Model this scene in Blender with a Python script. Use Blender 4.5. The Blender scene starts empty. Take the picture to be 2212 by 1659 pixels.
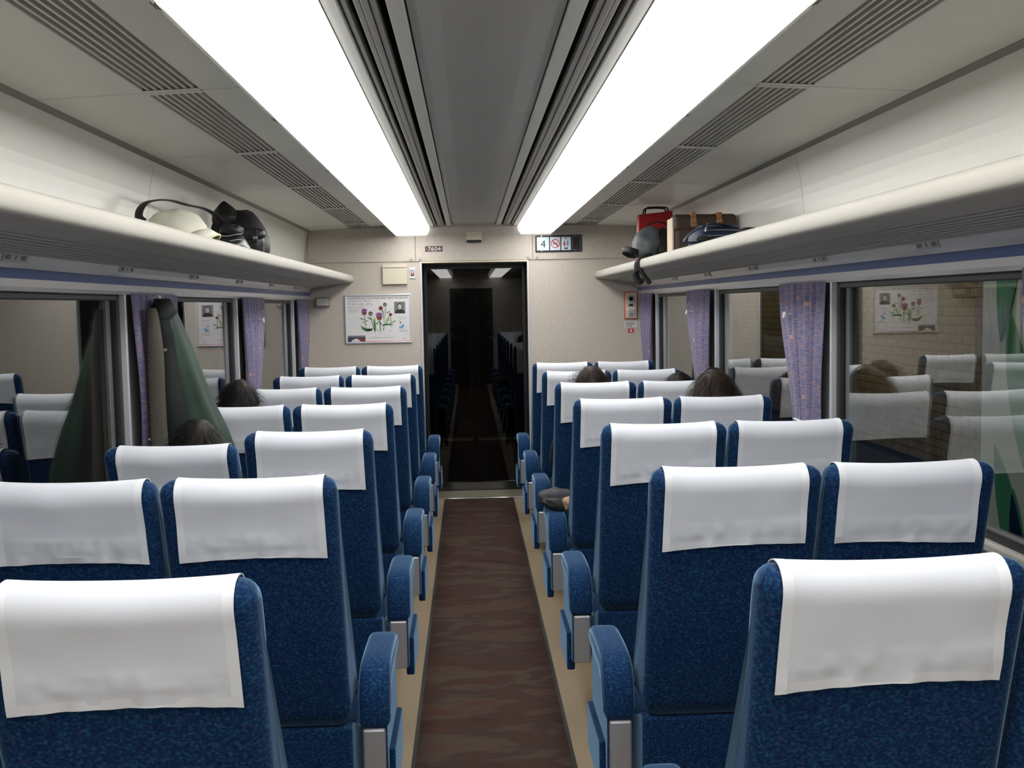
import bpy, bmesh, math, random
from mathutils import Vector, Matrix, noise as mnoise
random.seed(7)
SC = bpy.context.scene
COL = SC.collection

# ---------------------------------------------------------------- camera, world, exposure
F_PX, CAM = 2300.0, Vector((-0.053, 0.0, 1.53))
YAW, PITCH, ROLL = 0.0394, 0.0737, -0.018
def cam_axes():
    cy, sy = math.cos(YAW), math.sin(YAW)
    fw, ri, up = Vector((sy, cy, 0)), Vector((cy, -sy, 0)), Vector((0, 0, 1))
    cp, sp = math.cos(PITCH), math.sin(PITCH)
    f2, u2 = fw * cp - up * sp, up * cp + fw * sp
    cr, sr = math.cos(ROLL), math.sin(ROLL)
    return f2, ri * cr + u2 * sr, u2 * cr - ri * sr
CF, CR, CU = cam_axes()
cd = bpy.data.cameras.new('camera'); co = bpy.data.objects.new('camera', cd); COL.objects.link(co)
cd.sensor_fit = 'HORIZONTAL'; cd.sensor_width = 36.0; cd.lens = F_PX * 36.0 / 2212.0
cd.clip_start = 0.02; cd.clip_end = 60
co.matrix_world = Matrix(((CR.x, CU.x, -CF.x, CAM.x), (CR.y, CU.y, -CF.y, CAM.y), (CR.z, CU.z, -CF.z, CAM.z), (0, 0, 0, 1)))
SC.camera = co
def at(u, v, ax, val):
    """world point where the sight line of a photo pixel meets the plane ax = val"""
    d = CF + CR * ((u - 1106) / F_PX) - CU * ((v - 829.5) / F_PX)
    i = 'xyz'.index(ax); t = (val - CAM[i]) / d[i]
    return CAM + d * t
w = bpy.data.worlds.new('world'); SC.world = w; w.use_nodes = True
w.node_tree.nodes['Background'].inputs[0].default_value = (0.5, 0.55, 0.6, 1)
w.node_tree.nodes['Background'].inputs[1].default_value = 0.004
SC.view_settings.view_transform = 'Standard'; SC.view_settings.look = 'None'
SC.view_settings.exposure = 0.0; SC.view_settings.gamma = 1.0
SC.view_settings.use_curve_mapping = False
LAMP_STRENGTH = 10.5

D = 8.40          # end wall
Y0 = -3.45        # other end of the car
ROW0, PITCHR = 1.52, 0.94
XW = 1.325        # window plane
CZ = 2.165        # centre ceiling height

# ---------------------------------------------------------------- materials
MATS = {}
def srgb(r, g, b):
    f = lambda c: (c / 255 / 12.92) if c <= 10 else ((c / 255 + 0.055) / 1.055) ** 2.4
    return (f(r), f(g), f(b), 1)
class NT:
    def __init__(s, name):
        m = bpy.data.materials.new(name); m.use_nodes = True; s.m = m; s.t = m.node_tree
        s.b = s.t.nodes['Principled BSDF']; MATS[name] = m
    def n(s, typ, **kw):
        nd = s.t.nodes.new(typ)
        for k, v in kw.items():
            if k.startswith('i_'):
                key = k[2:]; key = int(key) if key.isdigit() else key.replace('_', ' ')
                nd.inputs[key].default_value = v
            else: setattr(nd, k, v)
        return nd
    def l(s, a, b): s.t.links.new(a, b)
    def set(s, **kw):
        for k, v in kw.items(): s.b.inputs[k.replace('_', ' ')].default_value = v
def plain(name, col, rough=0.5, metal=0.0, var=0.0, scale=30, bump=0.0, bscale=None, spec=0.5, **kw):
    t = NT(name); t.set(Base_Color=col, Roughness=rough, Metallic=metal)
    t.b.inputs['Specular IOR Level'].default_value = spec
    tc = t.n('ShaderNodeTexCoord')
    if var:
        ns = t.n('ShaderNodeTexNoise', i_Scale=scale, i_Detail=4.0); t.l(tc.outputs['Object'], ns.inputs['Vector'])
        mx = t.n('ShaderNodeMix', data_type='RGBA'); rp = t.n('ShaderNodeValToRGB')
        rp.color_ramp.elements[0].position = .35; rp.color_ramp.elements[1].position = .65
        t.l(ns.outputs['Fac'], rp.inputs['Fac']); t.l(rp.outputs['Color'], mx.inputs['Factor'])
        mx.inputs['A'].default_value = tuple(c * (1 - var) for c in col[:3]) + (1,)
        mx.inputs['B'].default_value = tuple(min(1, c * (1 + var)) for c in col[:3]) + (1,)
        t.l(mx.outputs['Result'], t.b.inputs['Base Color'])
    if bump:
        nb = t.n('ShaderNodeTexNoise', i_Scale=bscale or scale * 4, i_Detail=3.0); t.l(tc.outputs['Object'], nb.inputs['Vector'])
        bp = t.n('ShaderNodeBump', i_Strength=bump, i_Distance=.002); t.l(nb.outputs['Fac'], bp.inputs['Height'])
        t.l(bp.outputs['Normal'], t.b.inputs['Normal'])
    for k, v in kw.items(): t.b.inputs[k.replace('_', ' ')].default_value = v
    return t.m
plain('ceiling_panel', srgb(226, 226, 220), .42, var=.02, scale=3)
plain('ceiling_center', srgb(186, 186, 183), .45, var=.02, scale=4)
plain('cove_white', srgb(242, 242, 235), .28, var=.015, scale=2)
plain('rack_white', srgb(184, 181, 173), .6, var=.02, scale=3, spec=.25)
plain('rail_metal', srgb(165, 163, 158), .4, .3)
plain('slot_black', srgb(16, 16, 16), .7)
plain('grille_slat', srgb(205, 203, 196), .4, .1)
plain('grille_back', srgb(120, 117, 112), .7)
plain('trim_grey', srgb(138, 136, 132), .5)
plain('seam_dark', srgb(60, 58, 55), .7)
plain('valance', srgb(205, 205, 205), .25, .25)
plain('stripe_blue', srgb(64, 84, 132), .4)
plain('plate_grey', srgb(186, 187, 188), .35, .1)
plain('mark_dark', srgb(118, 118, 120), .6)
plain('side_wall', srgb(150, 148, 142), .55, var=.03, scale=8)
plain('pillar', srgb(150, 151, 152), .45)
plain('aluminium', srgb(205, 208, 214), .35, .4)
plain('gasket', srgb(38, 39, 42), .5)
plain('brushed', srgb(188, 180, 158), .35, .7, var=.08, scale=20)
plain('chrome', srgb(220, 220, 220), .15, 1.0)
plain('box_cream', srgb(206, 198, 178), .45, var=.02)
plain('box_grey', srgb(134, 132, 126), .5)
plain('black_plastic', srgb(22, 22, 24), .4)
plain('sign_frame', srgb(34, 36, 52), .35)
plain('sign_face', srgb(206, 220, 232), .35)
plain('print_black', srgb(22, 24, 30), .5)
plain('print_red', srgb(200, 42, 40), .5)
plain('print_blue', srgb(64, 140, 196), .5)
plain('plate_maroon', srgb(78, 26, 34), .4)
plain('print_white', srgb(232, 230, 226), .5)
plain('paper', srgb(222, 220, 222), .4)
plain('print_grey', srgb(120, 120, 122), .5)
plain('print_darkgrey', srgb(40, 40, 44), .5)
plain('print_green', srgb(70, 120, 66), .5)
plain('print_lightgreen', srgb(150, 178, 108), .5)
plain('print_darkgreen', srgb(34, 70, 44), .5)
plain('print_purple', srgb(132, 78, 138), .5)
plain('print_brown', srgb(122, 58, 48), .5)
plain('print_navy', srgb(50, 58, 90), .5)
plain('print_skyblue', srgb(100, 168, 204), .5)
plain('orange_button', srgb(186, 84, 50), .4)
plain('hook_white', srgb(226, 226, 226), .3)
plain('vinyl_beige', srgb(140, 123, 99), .5, var=.05, scale=60)
plain('rubber_black', srgb(24, 22, 22), .6)
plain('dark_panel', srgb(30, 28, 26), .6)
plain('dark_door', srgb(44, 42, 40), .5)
plain('etched', srgb(150, 148, 144), .6)
plain('coat_green', srgb(34, 55, 45), .75, var=.25, scale=6, bump=.3, bscale=60)
plain('coat_dark', srgb(15, 23, 21), .75, var=.2, scale=9)
plain('bag_black', srgb(26, 26, 28), .55, var=.2, scale=12, bump=.3, bscale=90)
plain('bag_black_shiny', srgb(34, 34, 38), .35, var=.2, scale=12, bump=.3, bscale=60)
plain('cap_white', srgb(222, 220, 206), .8, var=.05, scale=14, bump=.4, bscale=40)
plain('cap_edge', srgb(226, 228, 178), .7)
plain('bag_grey', srgb(84, 90, 94), .6, var=.15, scale=10, bump=.4, bscale=60)
plain('bag_red', srgb(176, 24, 36), .4, var=.08, scale=5)
plain('bag_brown', srgb(70, 54, 44), .5, var=.2, scale=20, bump=.3, bscale=60)
plain('leather_tan', srgb(168, 112, 62), .5, var=.1, scale=30)
plain('bag_cream', srgb(206, 190, 166), .6, var=.1, scale=12)
plain('bag_navy', srgb(36, 46, 72), .6, var=.12, scale=14, bump=.3, bscale=80)
plain('pinstripe', srgb(150, 160, 180), .6)
plain('skin', srgb(196, 150, 122), .5, var=.05, scale=12, Subsurface_Weight=.1)
plain('eye_white', srgb(225, 222, 218), .3)
plain('eye_dark', srgb(24, 18, 14), .25)
plain('lip', srgb(156, 92, 84), .5)
plain('hair_black', srgb(17, 14, 13), .6, var=.3, scale=40, spec=.2)
plain('hair_brown', srgb(36, 27, 22), .6, var=.3, scale=40, spec=.2)
plain('cloth_black', srgb(26, 26, 30), .8, var=.15, scale=20)
plain('cloth_charcoal', srgb(52, 54, 60), .8, var=.15, scale=20)
plain('cloth_dark', srgb(36, 37, 42), .8, var=.15, scale=20)
plain('cloth_tan', srgb(170, 140, 110), .8, var=.12, scale=20)
plain('cloth_brown', srgb(80, 66, 56), .8, var=.15, scale=20)
plain('shoe_black', srgb(20, 20, 22), .35)
plain('board_white', srgb(196, 200, 190), .6)
plain('leaf_green', srgb(46, 128, 66), .6)
plain('brick', srgb(112, 94, 60), .8, var=.25, scale=9)
plain('mortar', srgb(66, 57, 42), .9)
plain('pedestal', srgb(44, 46, 52), .5)
plain('arm_metal', srgb(176, 176, 182), .35, .6)

def wall_mat():
    t = NT('wall_speckle'); tc = t.n('ShaderNodeTexCoord')
    n1 = t.n('ShaderNodeTexNoise', i_Scale=130.0, i_Detail=3.0); n2 = t.n('ShaderNodeTexNoise', i_Scale=45.0, i_Detail=2.0)
    for n_ in (n1, n2): t.l(tc.outputs['Object'], n_.inputs['Vector'])
    ad = t.n('ShaderNodeMath', operation='ADD'); t.l(n1.outputs['Fac'], ad.inputs[0]); t.l(n2.outputs['Fac'], ad.inputs[1])
    rp = t.n('ShaderNodeValToRGB'); e = rp.color_ramp.elements
    mp = t.n('ShaderNodeMath', operation='MULTIPLY', i_1=.5); t.l(ad.outputs[0], mp.inputs[0])
    e[0].position, e[0].color = .36, srgb(187, 179, 168); e[1].position, e[1].color = .64, srgb(199, 191, 181)
    t.l(mp.outputs[0], rp.inputs['Fac']); t.l(rp.outputs['Color'], t.b.inputs['Base Color']); t.set(Roughness=.5)
wall_mat()
def seat_mat(name, dark):
    t = NT(name); tc = t.n('ShaderNodeTexCoord')
    n1 = t.n('ShaderNodeTexNoise', i_Scale=150.0, i_Detail=3.0, i_Roughness=.6)
    n2 = t.n('ShaderNodeTexNoise', i_Scale=60.0, i_Detail=4.0)
    mpg = t.n('ShaderNodeMapping'); mpg.inputs['Scale'].default_value = (1, 1, 1.3)
    t.l(tc.outputs['Object'], mpg.inputs['Vector'])
    for n_ in (n1, n2): t.l(mpg.outputs[0], n_.inputs['Vector'])
    r1 = t.n('ShaderNodeValToRGB'); e = r1.color_ramp.elements
    k = dark
    e[0].position, e[0].color = .33, tuple(c * k for c in srgb(12, 30, 70)[:3]) + (1,)
    e[1].position, e[1].color = .7, tuple(c * k for c in srgb(40, 90, 112)[:3]) + (1,)
    x = e.new(.52); x.color = tuple(c * k for c in srgb(17, 50, 92)[:3]) + (1,)
    t.l(n1.outputs['Fac'], r1.inputs['Fac'])
    r2 = t.n('ShaderNodeValToRGB'); e = r2.color_ramp.elements
    e[0].position, e[0].color = .62, (0, 0, 0, 1); e[1].position, e[1].color = .74, (1, 1, 1, 1)
    t.l(n2.outputs['Fac'], r2.inputs['Fac'])
    mx = t.n('ShaderNodeMix', data_type='RGBA'); t.l(r1.outputs['Color'], mx.inputs['A'])
    mx.inputs['B'].default_value = tuple(c * k for c in srgb(64, 60, 116)[:3]) + (1,)
    ml = t.n('ShaderNodeMath', operation='MULTIPLY', i_1=.6); t.l(r2.outputs['Color'], ml.inputs[0]); t.l(ml.outputs[0], mx.inputs['Factor'])
    t.l(mx.outputs['Result'], t.b.inputs['Base Color'])
    t.set(Roughness=.9, Sheen_Weight=1.0, Sheen_Roughness=.3, Sheen_Tint=srgb(150, 190, 225))
    t.b.inputs['Specular IOR Level'].default_value = .15
    bp = t.n('ShaderNodeBump', i_Strength=.25, i_Distance=.002); t.l(n1.outputs['Fac'], bp.inputs['Height']); t.l(bp.outputs['Normal'], t.b.inputs['Normal'])
seat_mat('seat_blue', .82)
def cloth_mat(name, col):
    t = NT(name); tc = t.n('ShaderNodeTexCoord')
    wv = t.n('ShaderNodeTexNoise', i_Scale=320.0, i_Detail=2.0); t.l(tc.outputs['Object'], wv.inputs['Vector'])
    bp = t.n('ShaderNodeBump', i_Strength=.05, i_Distance=.0005); t.l(wv.outputs['Fac'], bp.inputs['Height']); t.l(bp.outputs['Normal'], t.b.inputs['Normal'])
    t.set(Base_Color=col, Roughness=.85, Sheen_Weight=.2); t.b.inputs['Specular IOR Level'].default_value = .2
cloth_mat('cover_white', srgb(211, 215, 223)); cloth_mat('hem_white', srgb(221, 224, 229))
def carpet_mat():
    t = NT('carpet_brown'); tc = t.n('ShaderNodeTexCoord'); mp = t.n('ShaderNodeMapping'); mp.inputs['Scale'].default_value = (3.2, 8.0, 1)
    t.l(tc.outputs['Object'], mp.inputs['Vector'])
    n1 = t.n('ShaderNodeTexNoise', i_Scale=1.0, i_Detail=3.0, i_Roughness=.55, i_Distortion=.6); t.l(mp.outputs[0], n1.inputs['Vector'])
    r = t.n('ShaderNodeValToRGB'); e = r.color_ramp.elements
    e[0].position, e[0].color = .30, srgb(46, 36, 35); e[1].position, e[1].color = .70, srgb(66, 45, 38)
    for p, c in ((.42, srgb(63, 43, 37)), (.5, srgb(54, 42, 38)), (.58, srgb(66, 55, 48))):
        x = e.new(p); x.color = c
    t.l(n1.outputs['Fac'], r.inputs['Fac'])
    n2 = t.n('ShaderNodeTexNoise', i_Scale=260.0, i_Detail=2.0); t.l(tc.outputs['Object'], n2.inputs['Vector'])
    mx = t.n('ShaderNodeMix', data_type='RGBA', blend_type='MULTIPLY'); mx.inputs['Factor'].default_value = .5
    t.l(r.outputs['Color'], mx.inputs['A']); t.l(n2.outputs['Color'], mx.inputs['B'])
    hs = t.n('ShaderNodeHueSaturation', i_Value=1.3); t.l(mx.outputs['Result'], hs.inputs['Color'])
    t.l(hs.outputs['Color'], t.b.inputs['Base Color']); t.set(Roughness=.95)
    t.b.inputs['Specular IOR Level'].default_value = .1
    bp = t.n('ShaderNodeBump', i_Strength=.6, i_Distance=.003); t.l(n2.outputs['Fac'], bp.inputs['Height']); t.l(bp.outputs['Normal'], t.b.inputs['Normal'])
carpet_mat()
def curtain_mat():
    t = NT('curtain'); uv = t.n('ShaderNodeUVMap'); uv.uv_map = 'UVMap'
    mp = t.n('ShaderNodeMapping'); mp.inputs['Scale'].default_value = (26, 70, 1); t.l(uv.outputs[0], mp.inputs['Vector'])
    n1 = t.n('ShaderNodeTexNoise', i_Scale=1.0, i_Detail=3.0); t.l(mp.outputs[0], n1.inputs['Vector'])
    r = t.n('ShaderNodeValToRGB'); e = r.color_ramp.elements
    e[0].position, e[0].color = .36, srgb(88, 94, 138); e[1].position, e[1].color = .66, srgb(140, 118, 126)
    x = e.new(.5); x.color = srgb(114, 109, 138)
    t.l(n1.outputs['Fac'], r.inputs['Fac'])
    mp2 = t.n('ShaderNodeMapping'); mp2.inputs['Scale'].default_value = (6, 9, 1); t.l(uv.outputs[0], mp2.inputs['Vector'])
    n2 = t.n('ShaderNodeTexVoronoi', i_Scale=1.0, i_Randomness=1.0); n2.distance = 'CHEBYCHEV'; t.l(mp2.outputs[0], n2.inputs['Vector'])
    cmp = t.n('ShaderNodeMath', operation='LESS_THAN', i_1=.11); t.l(n2.outputs['Distance'], cmp.inputs[0])
    ml = t.n('ShaderNodeMath', operation='MULTIPLY', i_1=.7); t.l(cmp.outputs[0], ml.inputs[0])
    mx = t.n('ShaderNodeMix', data_type='RGBA'); t.l(r.outputs['Color'], mx.inputs['A']); mx.inputs['B'].default_value = srgb(196, 150, 124)
    t.l(ml.outputs[0], mx.inputs['Factor']); t.l(mx.outputs['Result'], t.b.inputs['Base Color']); t.set(Roughness=.85, Sheen_Weight=.2)
curtain_mat()
def tweed_mat():
    t = NT('tweed'); tc = t.n('ShaderNodeTexCoord')
    wv = t.n('ShaderNodeTexWave', i_Scale=60.0, i_Distortion=3.0, i_Detail=2.0); wv.bands_direction = 'DIAGONAL'; t.l(tc.outputs['Object'], wv.inputs['Vector'])
    r = t.n('ShaderNodeValToRGB'); e = r.color_ramp.elements; e[0].color = srgb(30, 28, 26); e[1].color = srgb(96, 91, 82)
    t.l(wv.outputs['Fac'], r.inputs['Fac']); t.l(r.outputs['Color'], t.b.inputs['Base Color']); t.set(Roughness=.9)
tweed_mat()
def glass_mat(name, ior, tint):
    t = NT(name); nt = t.t; nt.nodes.remove(t.b)
    out = [n_ for n_ in nt.nodes if n_.type == 'OUTPUT_MATERIAL'][0]
    tr = t.n('ShaderNodeBsdfTransparent', i_Color=tint); gl = t.n('ShaderNodeBsdfGlossy', i_Roughness=0.0); gl.inputs['Color'].default_value = (1, 1, 1, 1)
    ge = t.n('ShaderNodeNewGeometry'); iv = t.n('ShaderNodeMix', data_type='FLOAT')
    iv.inputs['A'].default_value = ior; iv.inputs['B'].default_value = 1 / ior
    t.l(ge.outputs['Backfacing'], iv.inputs['Factor'])
    fr = t.n('ShaderNodeFresnel'); t.l(iv.outputs['Result'], fr.inputs['IOR'])
    mx = t.n('ShaderNodeMixShader'); t.l(fr.outputs[0], mx.inputs[0]); t.l(tr.outputs[0], mx.inputs[1]); t.l(gl.outputs[0], mx.inputs[2])
    t.l(mx.outputs[0], out.inputs['Surface'])
glass_mat('window_glass', 2.0, (.8, .82, .8, 1))
glass_mat('door_glass', 1.42, (.55, .55, .55, 1))
def emit_mat(name, col, s):
    t = NT(name); t.set(Base_Color=(.9, .9, .9, 1), Roughness=.4)
    t.b.inputs['Emission Color'].default_value = col; t.b.inputs['Emission Strength'].default_value = s
emit_mat('lamp_diffuser', (1.0, .985, .95, 1), LAMP_STRENGTH)
emit_mat('added_lamp_tube', (1.0, .98, .92, 1), 60.0)  # glow of the unseen lamp added outside the windows
emit_mat('lamp_diffuser_end', (1.0, .985, .95, 1), 1.5)

# ---------------------------------------------------------------- geometry helpers
class G:
    def __init__(s): s.v, s.f, s.uv = [], [], None
    def add(s, V, Fc):
        o = len(s.v); s.v += [tuple(p) for p in V]; s.f += [tuple(i + o for i in q) for q in Fc]; return s
    def box(s, x0, x1, y0, y1, z0, z1):
        return s.add([(x0,y0,z0),(x1,y0,z0),(x1,y1,z0),(x0,y1,z0),(x0,y0,z1),(x1,y0,z1),(x1,y1,z1),(x0,y1,z1)],
                     [(0,3,2,1),(4,5,6,7),(0,1,5,4),(1,2,6,5),(2,3,7,6),(3,0,4,7)])
    def prism(s, poly, axis, a, b):
        n = len(poly)
        def P(p, t): return {'y': (p[0], t, p[1]), 'x': (t, p[0], p[1]), 'z': (p[0], p[1], t)}[axis]
        V = [P(p, a) for p in poly] + [P(p, b) for p in poly]
        Fc = [tuple(range(n)), tuple(range(2*n-1, n-1, -1))] + [(i, n+i, n+(i+1) % n, (i+1) % n) for i in range(n)]
        return s.add(V, Fc)
    def loft(s, secs, closed=True, cap=True):
        n = len(secs[0]); V = [p for q in secs for p in q]; Fc = []
        for i in range(len(secs)-1):
            for j in range(n if closed else n-1):
                k = (j+1) % n; Fc.append((i*n+j, i*n+k, (i+1)*n+k, (i+1)*n+j))
        if cap and closed: Fc += [tuple(range(n-1, -1, -1)), tuple((len(secs)-1)*n+j for j in range(n))]
        return s.add(V, Fc)
    def tube(s, pts, r, n=8, flat=None, up=(0, 0, 1)):
        pts = [Vector(p) for p in pts]; secs = []; prev = None
        for i, p in enumerate(pts):
            t = (pts[min(i+1, len(pts)-1)] - pts[max(i-1, 0)]).normalized()
            a = Vector(up) if prev is None else prev
            a = (a - t * a.dot(t))
            if a.length < 1e-4: a = t.orthogonal()
            a.normalize(); b = t.cross(a); prev = a
            rr = r[i] if isinstance(r, (list, tuple)) else r
            ra, rb = (rr, rr) if flat is None else (flat, rr)
            secs.append([p + a * (ra*math.cos(2*math.pi*j/n)) + b * (rb*math.sin(2*math.pi*j/n)) for j in range(n)])
        return s.loft(secs)
    def ell(s, c, r, nu=16, nv=10, fn=None):
        V = []; Fc = []
        for i in range(1, nv):
            th = math.pi*i/nv
            for j in range(nu):
                ph = 2*math.pi*j/nu; d = Vector((math.sin(th)*math.cos(ph), math.sin(th)*math.sin(ph), math.cos(th)))
                k = fn(d) if fn else 1
                V.append((c[0]+r[0]*d.x*k, c[1]+r[1]*d.y*k, c[2]+r[2]*d.z*k))
        kt = fn(Vector((0,0,1))) if fn else 1; kb = fn(Vector((0,0,-1))) if fn else 1
        V += [(c[0], c[1], c[2]+r[2]*kt), (c[0], c[1], c[2]-r[2]*kb)]; T, B = len(V)-2, len(V)-1
        for i in range(nv-2):
            for j in range(nu):
                k = (j+1) % nu; Fc.append((i*nu+j, (i+1)*nu+j, (i+1)*nu+k, i*nu+k))
        for j in range(nu):
            k = (j+1) % nu; Fc += [(T, j, k), (B, (nv-2)*nu+k, (nv-2)*nu+j)]
        return s.add(V, Fc)
    def cyl(s, c, r, h, axis='z', n=16):
        pts = []
        for q in (0, 1):
            for j in range(n):
                a = 2*math.pi*j/n; u, v_ = r*math.cos(a), r*math.sin(a); t = q*h
                pts.append({'z': (c[0]+u, c[1]+v_, c[2]+t), 'y': (c[0]+u, c[1]+t, c[2]+v_), 'x': (c[0]+t, c[1]+u, c[2]+v_)}[axis])
        return s.add(pts, [tuple(range(n-1,-1,-1)), tuple(range(n, 2*n))] + [(j, (j+1) % n, n+(j+1) % n, n+j) for j in range(n)])
    def flat(s, poly, y):      # print on a surface that faces the camera end (-y)
        return s.add([(p[0], y, p[1]) for p in poly], [tuple(range(len(poly)))])
    def move(s, d):
        s.v = [(a-d[0], b-d[1], c-d[2]) for a, b, c in s.v]; return s
    def build(s, name, mat, parent=None, smooth=False, bevel=0, origin=None, loc=None, solid=0, sub=0, seg=2):
        if origin is not None: s.move(origin)
        me = bpy.data.meshes.new(name); me.from_pydata(s.v, [], s.f)
        bm = bmesh.new(); bm.from_mesh(me)
        if not solid: bmesh.ops.recalc_face_normals(bm, faces=bm.faces)
        bm.to_mesh(me); bm.free()
        if smooth:
            for p in me.polygons: p.use_smooth = True
        if mat: me.materials.append(MATS[mat])
        if s.uv:
            ul = me.uv_layers.new(name='UVMap')
            for lp in me.loops: ul.data[lp.index].uv = s.uv[lp.vertex_index]
        o = bpy.data.objects.new(name, me); COL.objects.link(o)
        if parent: o.parent = parent
        if loc is not None: o.location = loc
        elif origin is not None and parent is None: o.location = origin
        if solid:
            m = o.modifiers.new('solid', 'SOLIDIFY'); m.thickness = solid; m.offset = 0
        if bevel:
            m = o.modifiers.new('bevel', 'BEVEL'); m.width = bevel; m.segments = seg; m.limit_method = 'ANGLE'; m.angle_limit = .6
        if sub:
            m = o.modifiers.new('sub', 'SUBSURF'); m.levels = sub; m.render_levels = sub
        return o
def tag(o, label=None, cat=None, group=None, kind=None):
    if label: o['label'] = label
    if cat: o['category'] = cat
    if group: o['group'] = group
    if kind: o['kind'] = kind
    return o
def empty(name, loc=(0, 0, 0)):
    o = bpy.data.objects.new(name, None); COL.objects.link(o); o.location = loc; o.empty_display_size = .1; return o
def copy_tree(o, parent=None):
    c = o.copy(); COL.objects.link(c); c.parent = parent
    for ch in o.children: copy_tree(ch, c)
    return c
def dup(o, parent, loc):
    c = o.copy(); COL.objects.link(c); c.parent = parent; c.location = loc; return c
def spline(P, n):
    """Catmull-Rom through P, n samples"""
    P = [Vector(p) for p in P]; m = len(P)-1; out = []
    for i in range(n):
        t = i/(n-1)*m; k = min(int(t), m-1); u = t-k
        a, b, c, d = P[max(k-1, 0)], P[k], P[k+1], P[min(k+2, m)]
        out.append(.5*((2*b)+(c-a)*u+(2*a-5*b+4*c-d)*u*u+(3*b-a-3*c+d)*u**3))
    return out
def smooth01(x, a, b):
    t = max(0, min(1, (x-a)/(b-a))); return t*t*(3-2*t)
def text(body, size, mat, name, parent, x, z, y, width=None, align='LEFT', bold=0):
    cu = bpy.data.curves.new(name, 'FONT'); cu.body = body; cu.size = size; cu.align_x = align; cu.fill_mode = 'FRONT'; cu.offset = bold
    o = bpy.data.objects.new(name, cu); COL.objects.link(o)
    dg = bpy.context.evaluated_depsgraph_get(); me = bpy.data.meshes.new_from_object(o.evaluated_get(dg))
    bpy.data.objects.remove(o)
    xs = [v.co.x for v in me.vertices]; k = 1
    if width and xs: k = width/(max(xs)-min(xs))
    for v in me.vertices: v.co = Vector((x+v.co.x*k, y, z+v.co.y))
    me.materials.clear(); me.materials.append(MATS[mat])
    n = bpy.data.objects.new(name, me); COL.objects.link(n); n.parent = parent
    return n
def disc(cx, cz, rx, rz=None, n=20, a0=0, a1=2*math.pi):
    rz = rz or rx
    return [(cx+rx*math.cos(a0+(a1-a0)*i/n), cz+rz*math.sin(a0+(a1-a0)*i/n)) for i in range(n)]
def rect(x0, x1, z0, z1): return [(x0, z0), (x1, z0), (x1, z1), (x0, z1)]

# ================================================================= THE CAR
YE = D + 0.0
# ---- floor
fl = G().box(-1.36, 1.36, Y0, D+.02, -.06, 0).build('floor', 'vinyl_beige'); tag(fl, kind='structure')
cp = G().box(-.262, .262, Y0, D-.03, 0, .006).build('aisle_carpet', 'carpet_brown')
tag(cp, 'brown mottled carpet runner along the aisle floor', 'carpet')
for s in (-1, 1):
    G().box(s*.262 if s > 0 else -.274, .274 if s > 0 else -.262, Y0, D-.03, 0, .008).build('edge_strip', 'rubber_black', cp)
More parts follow.
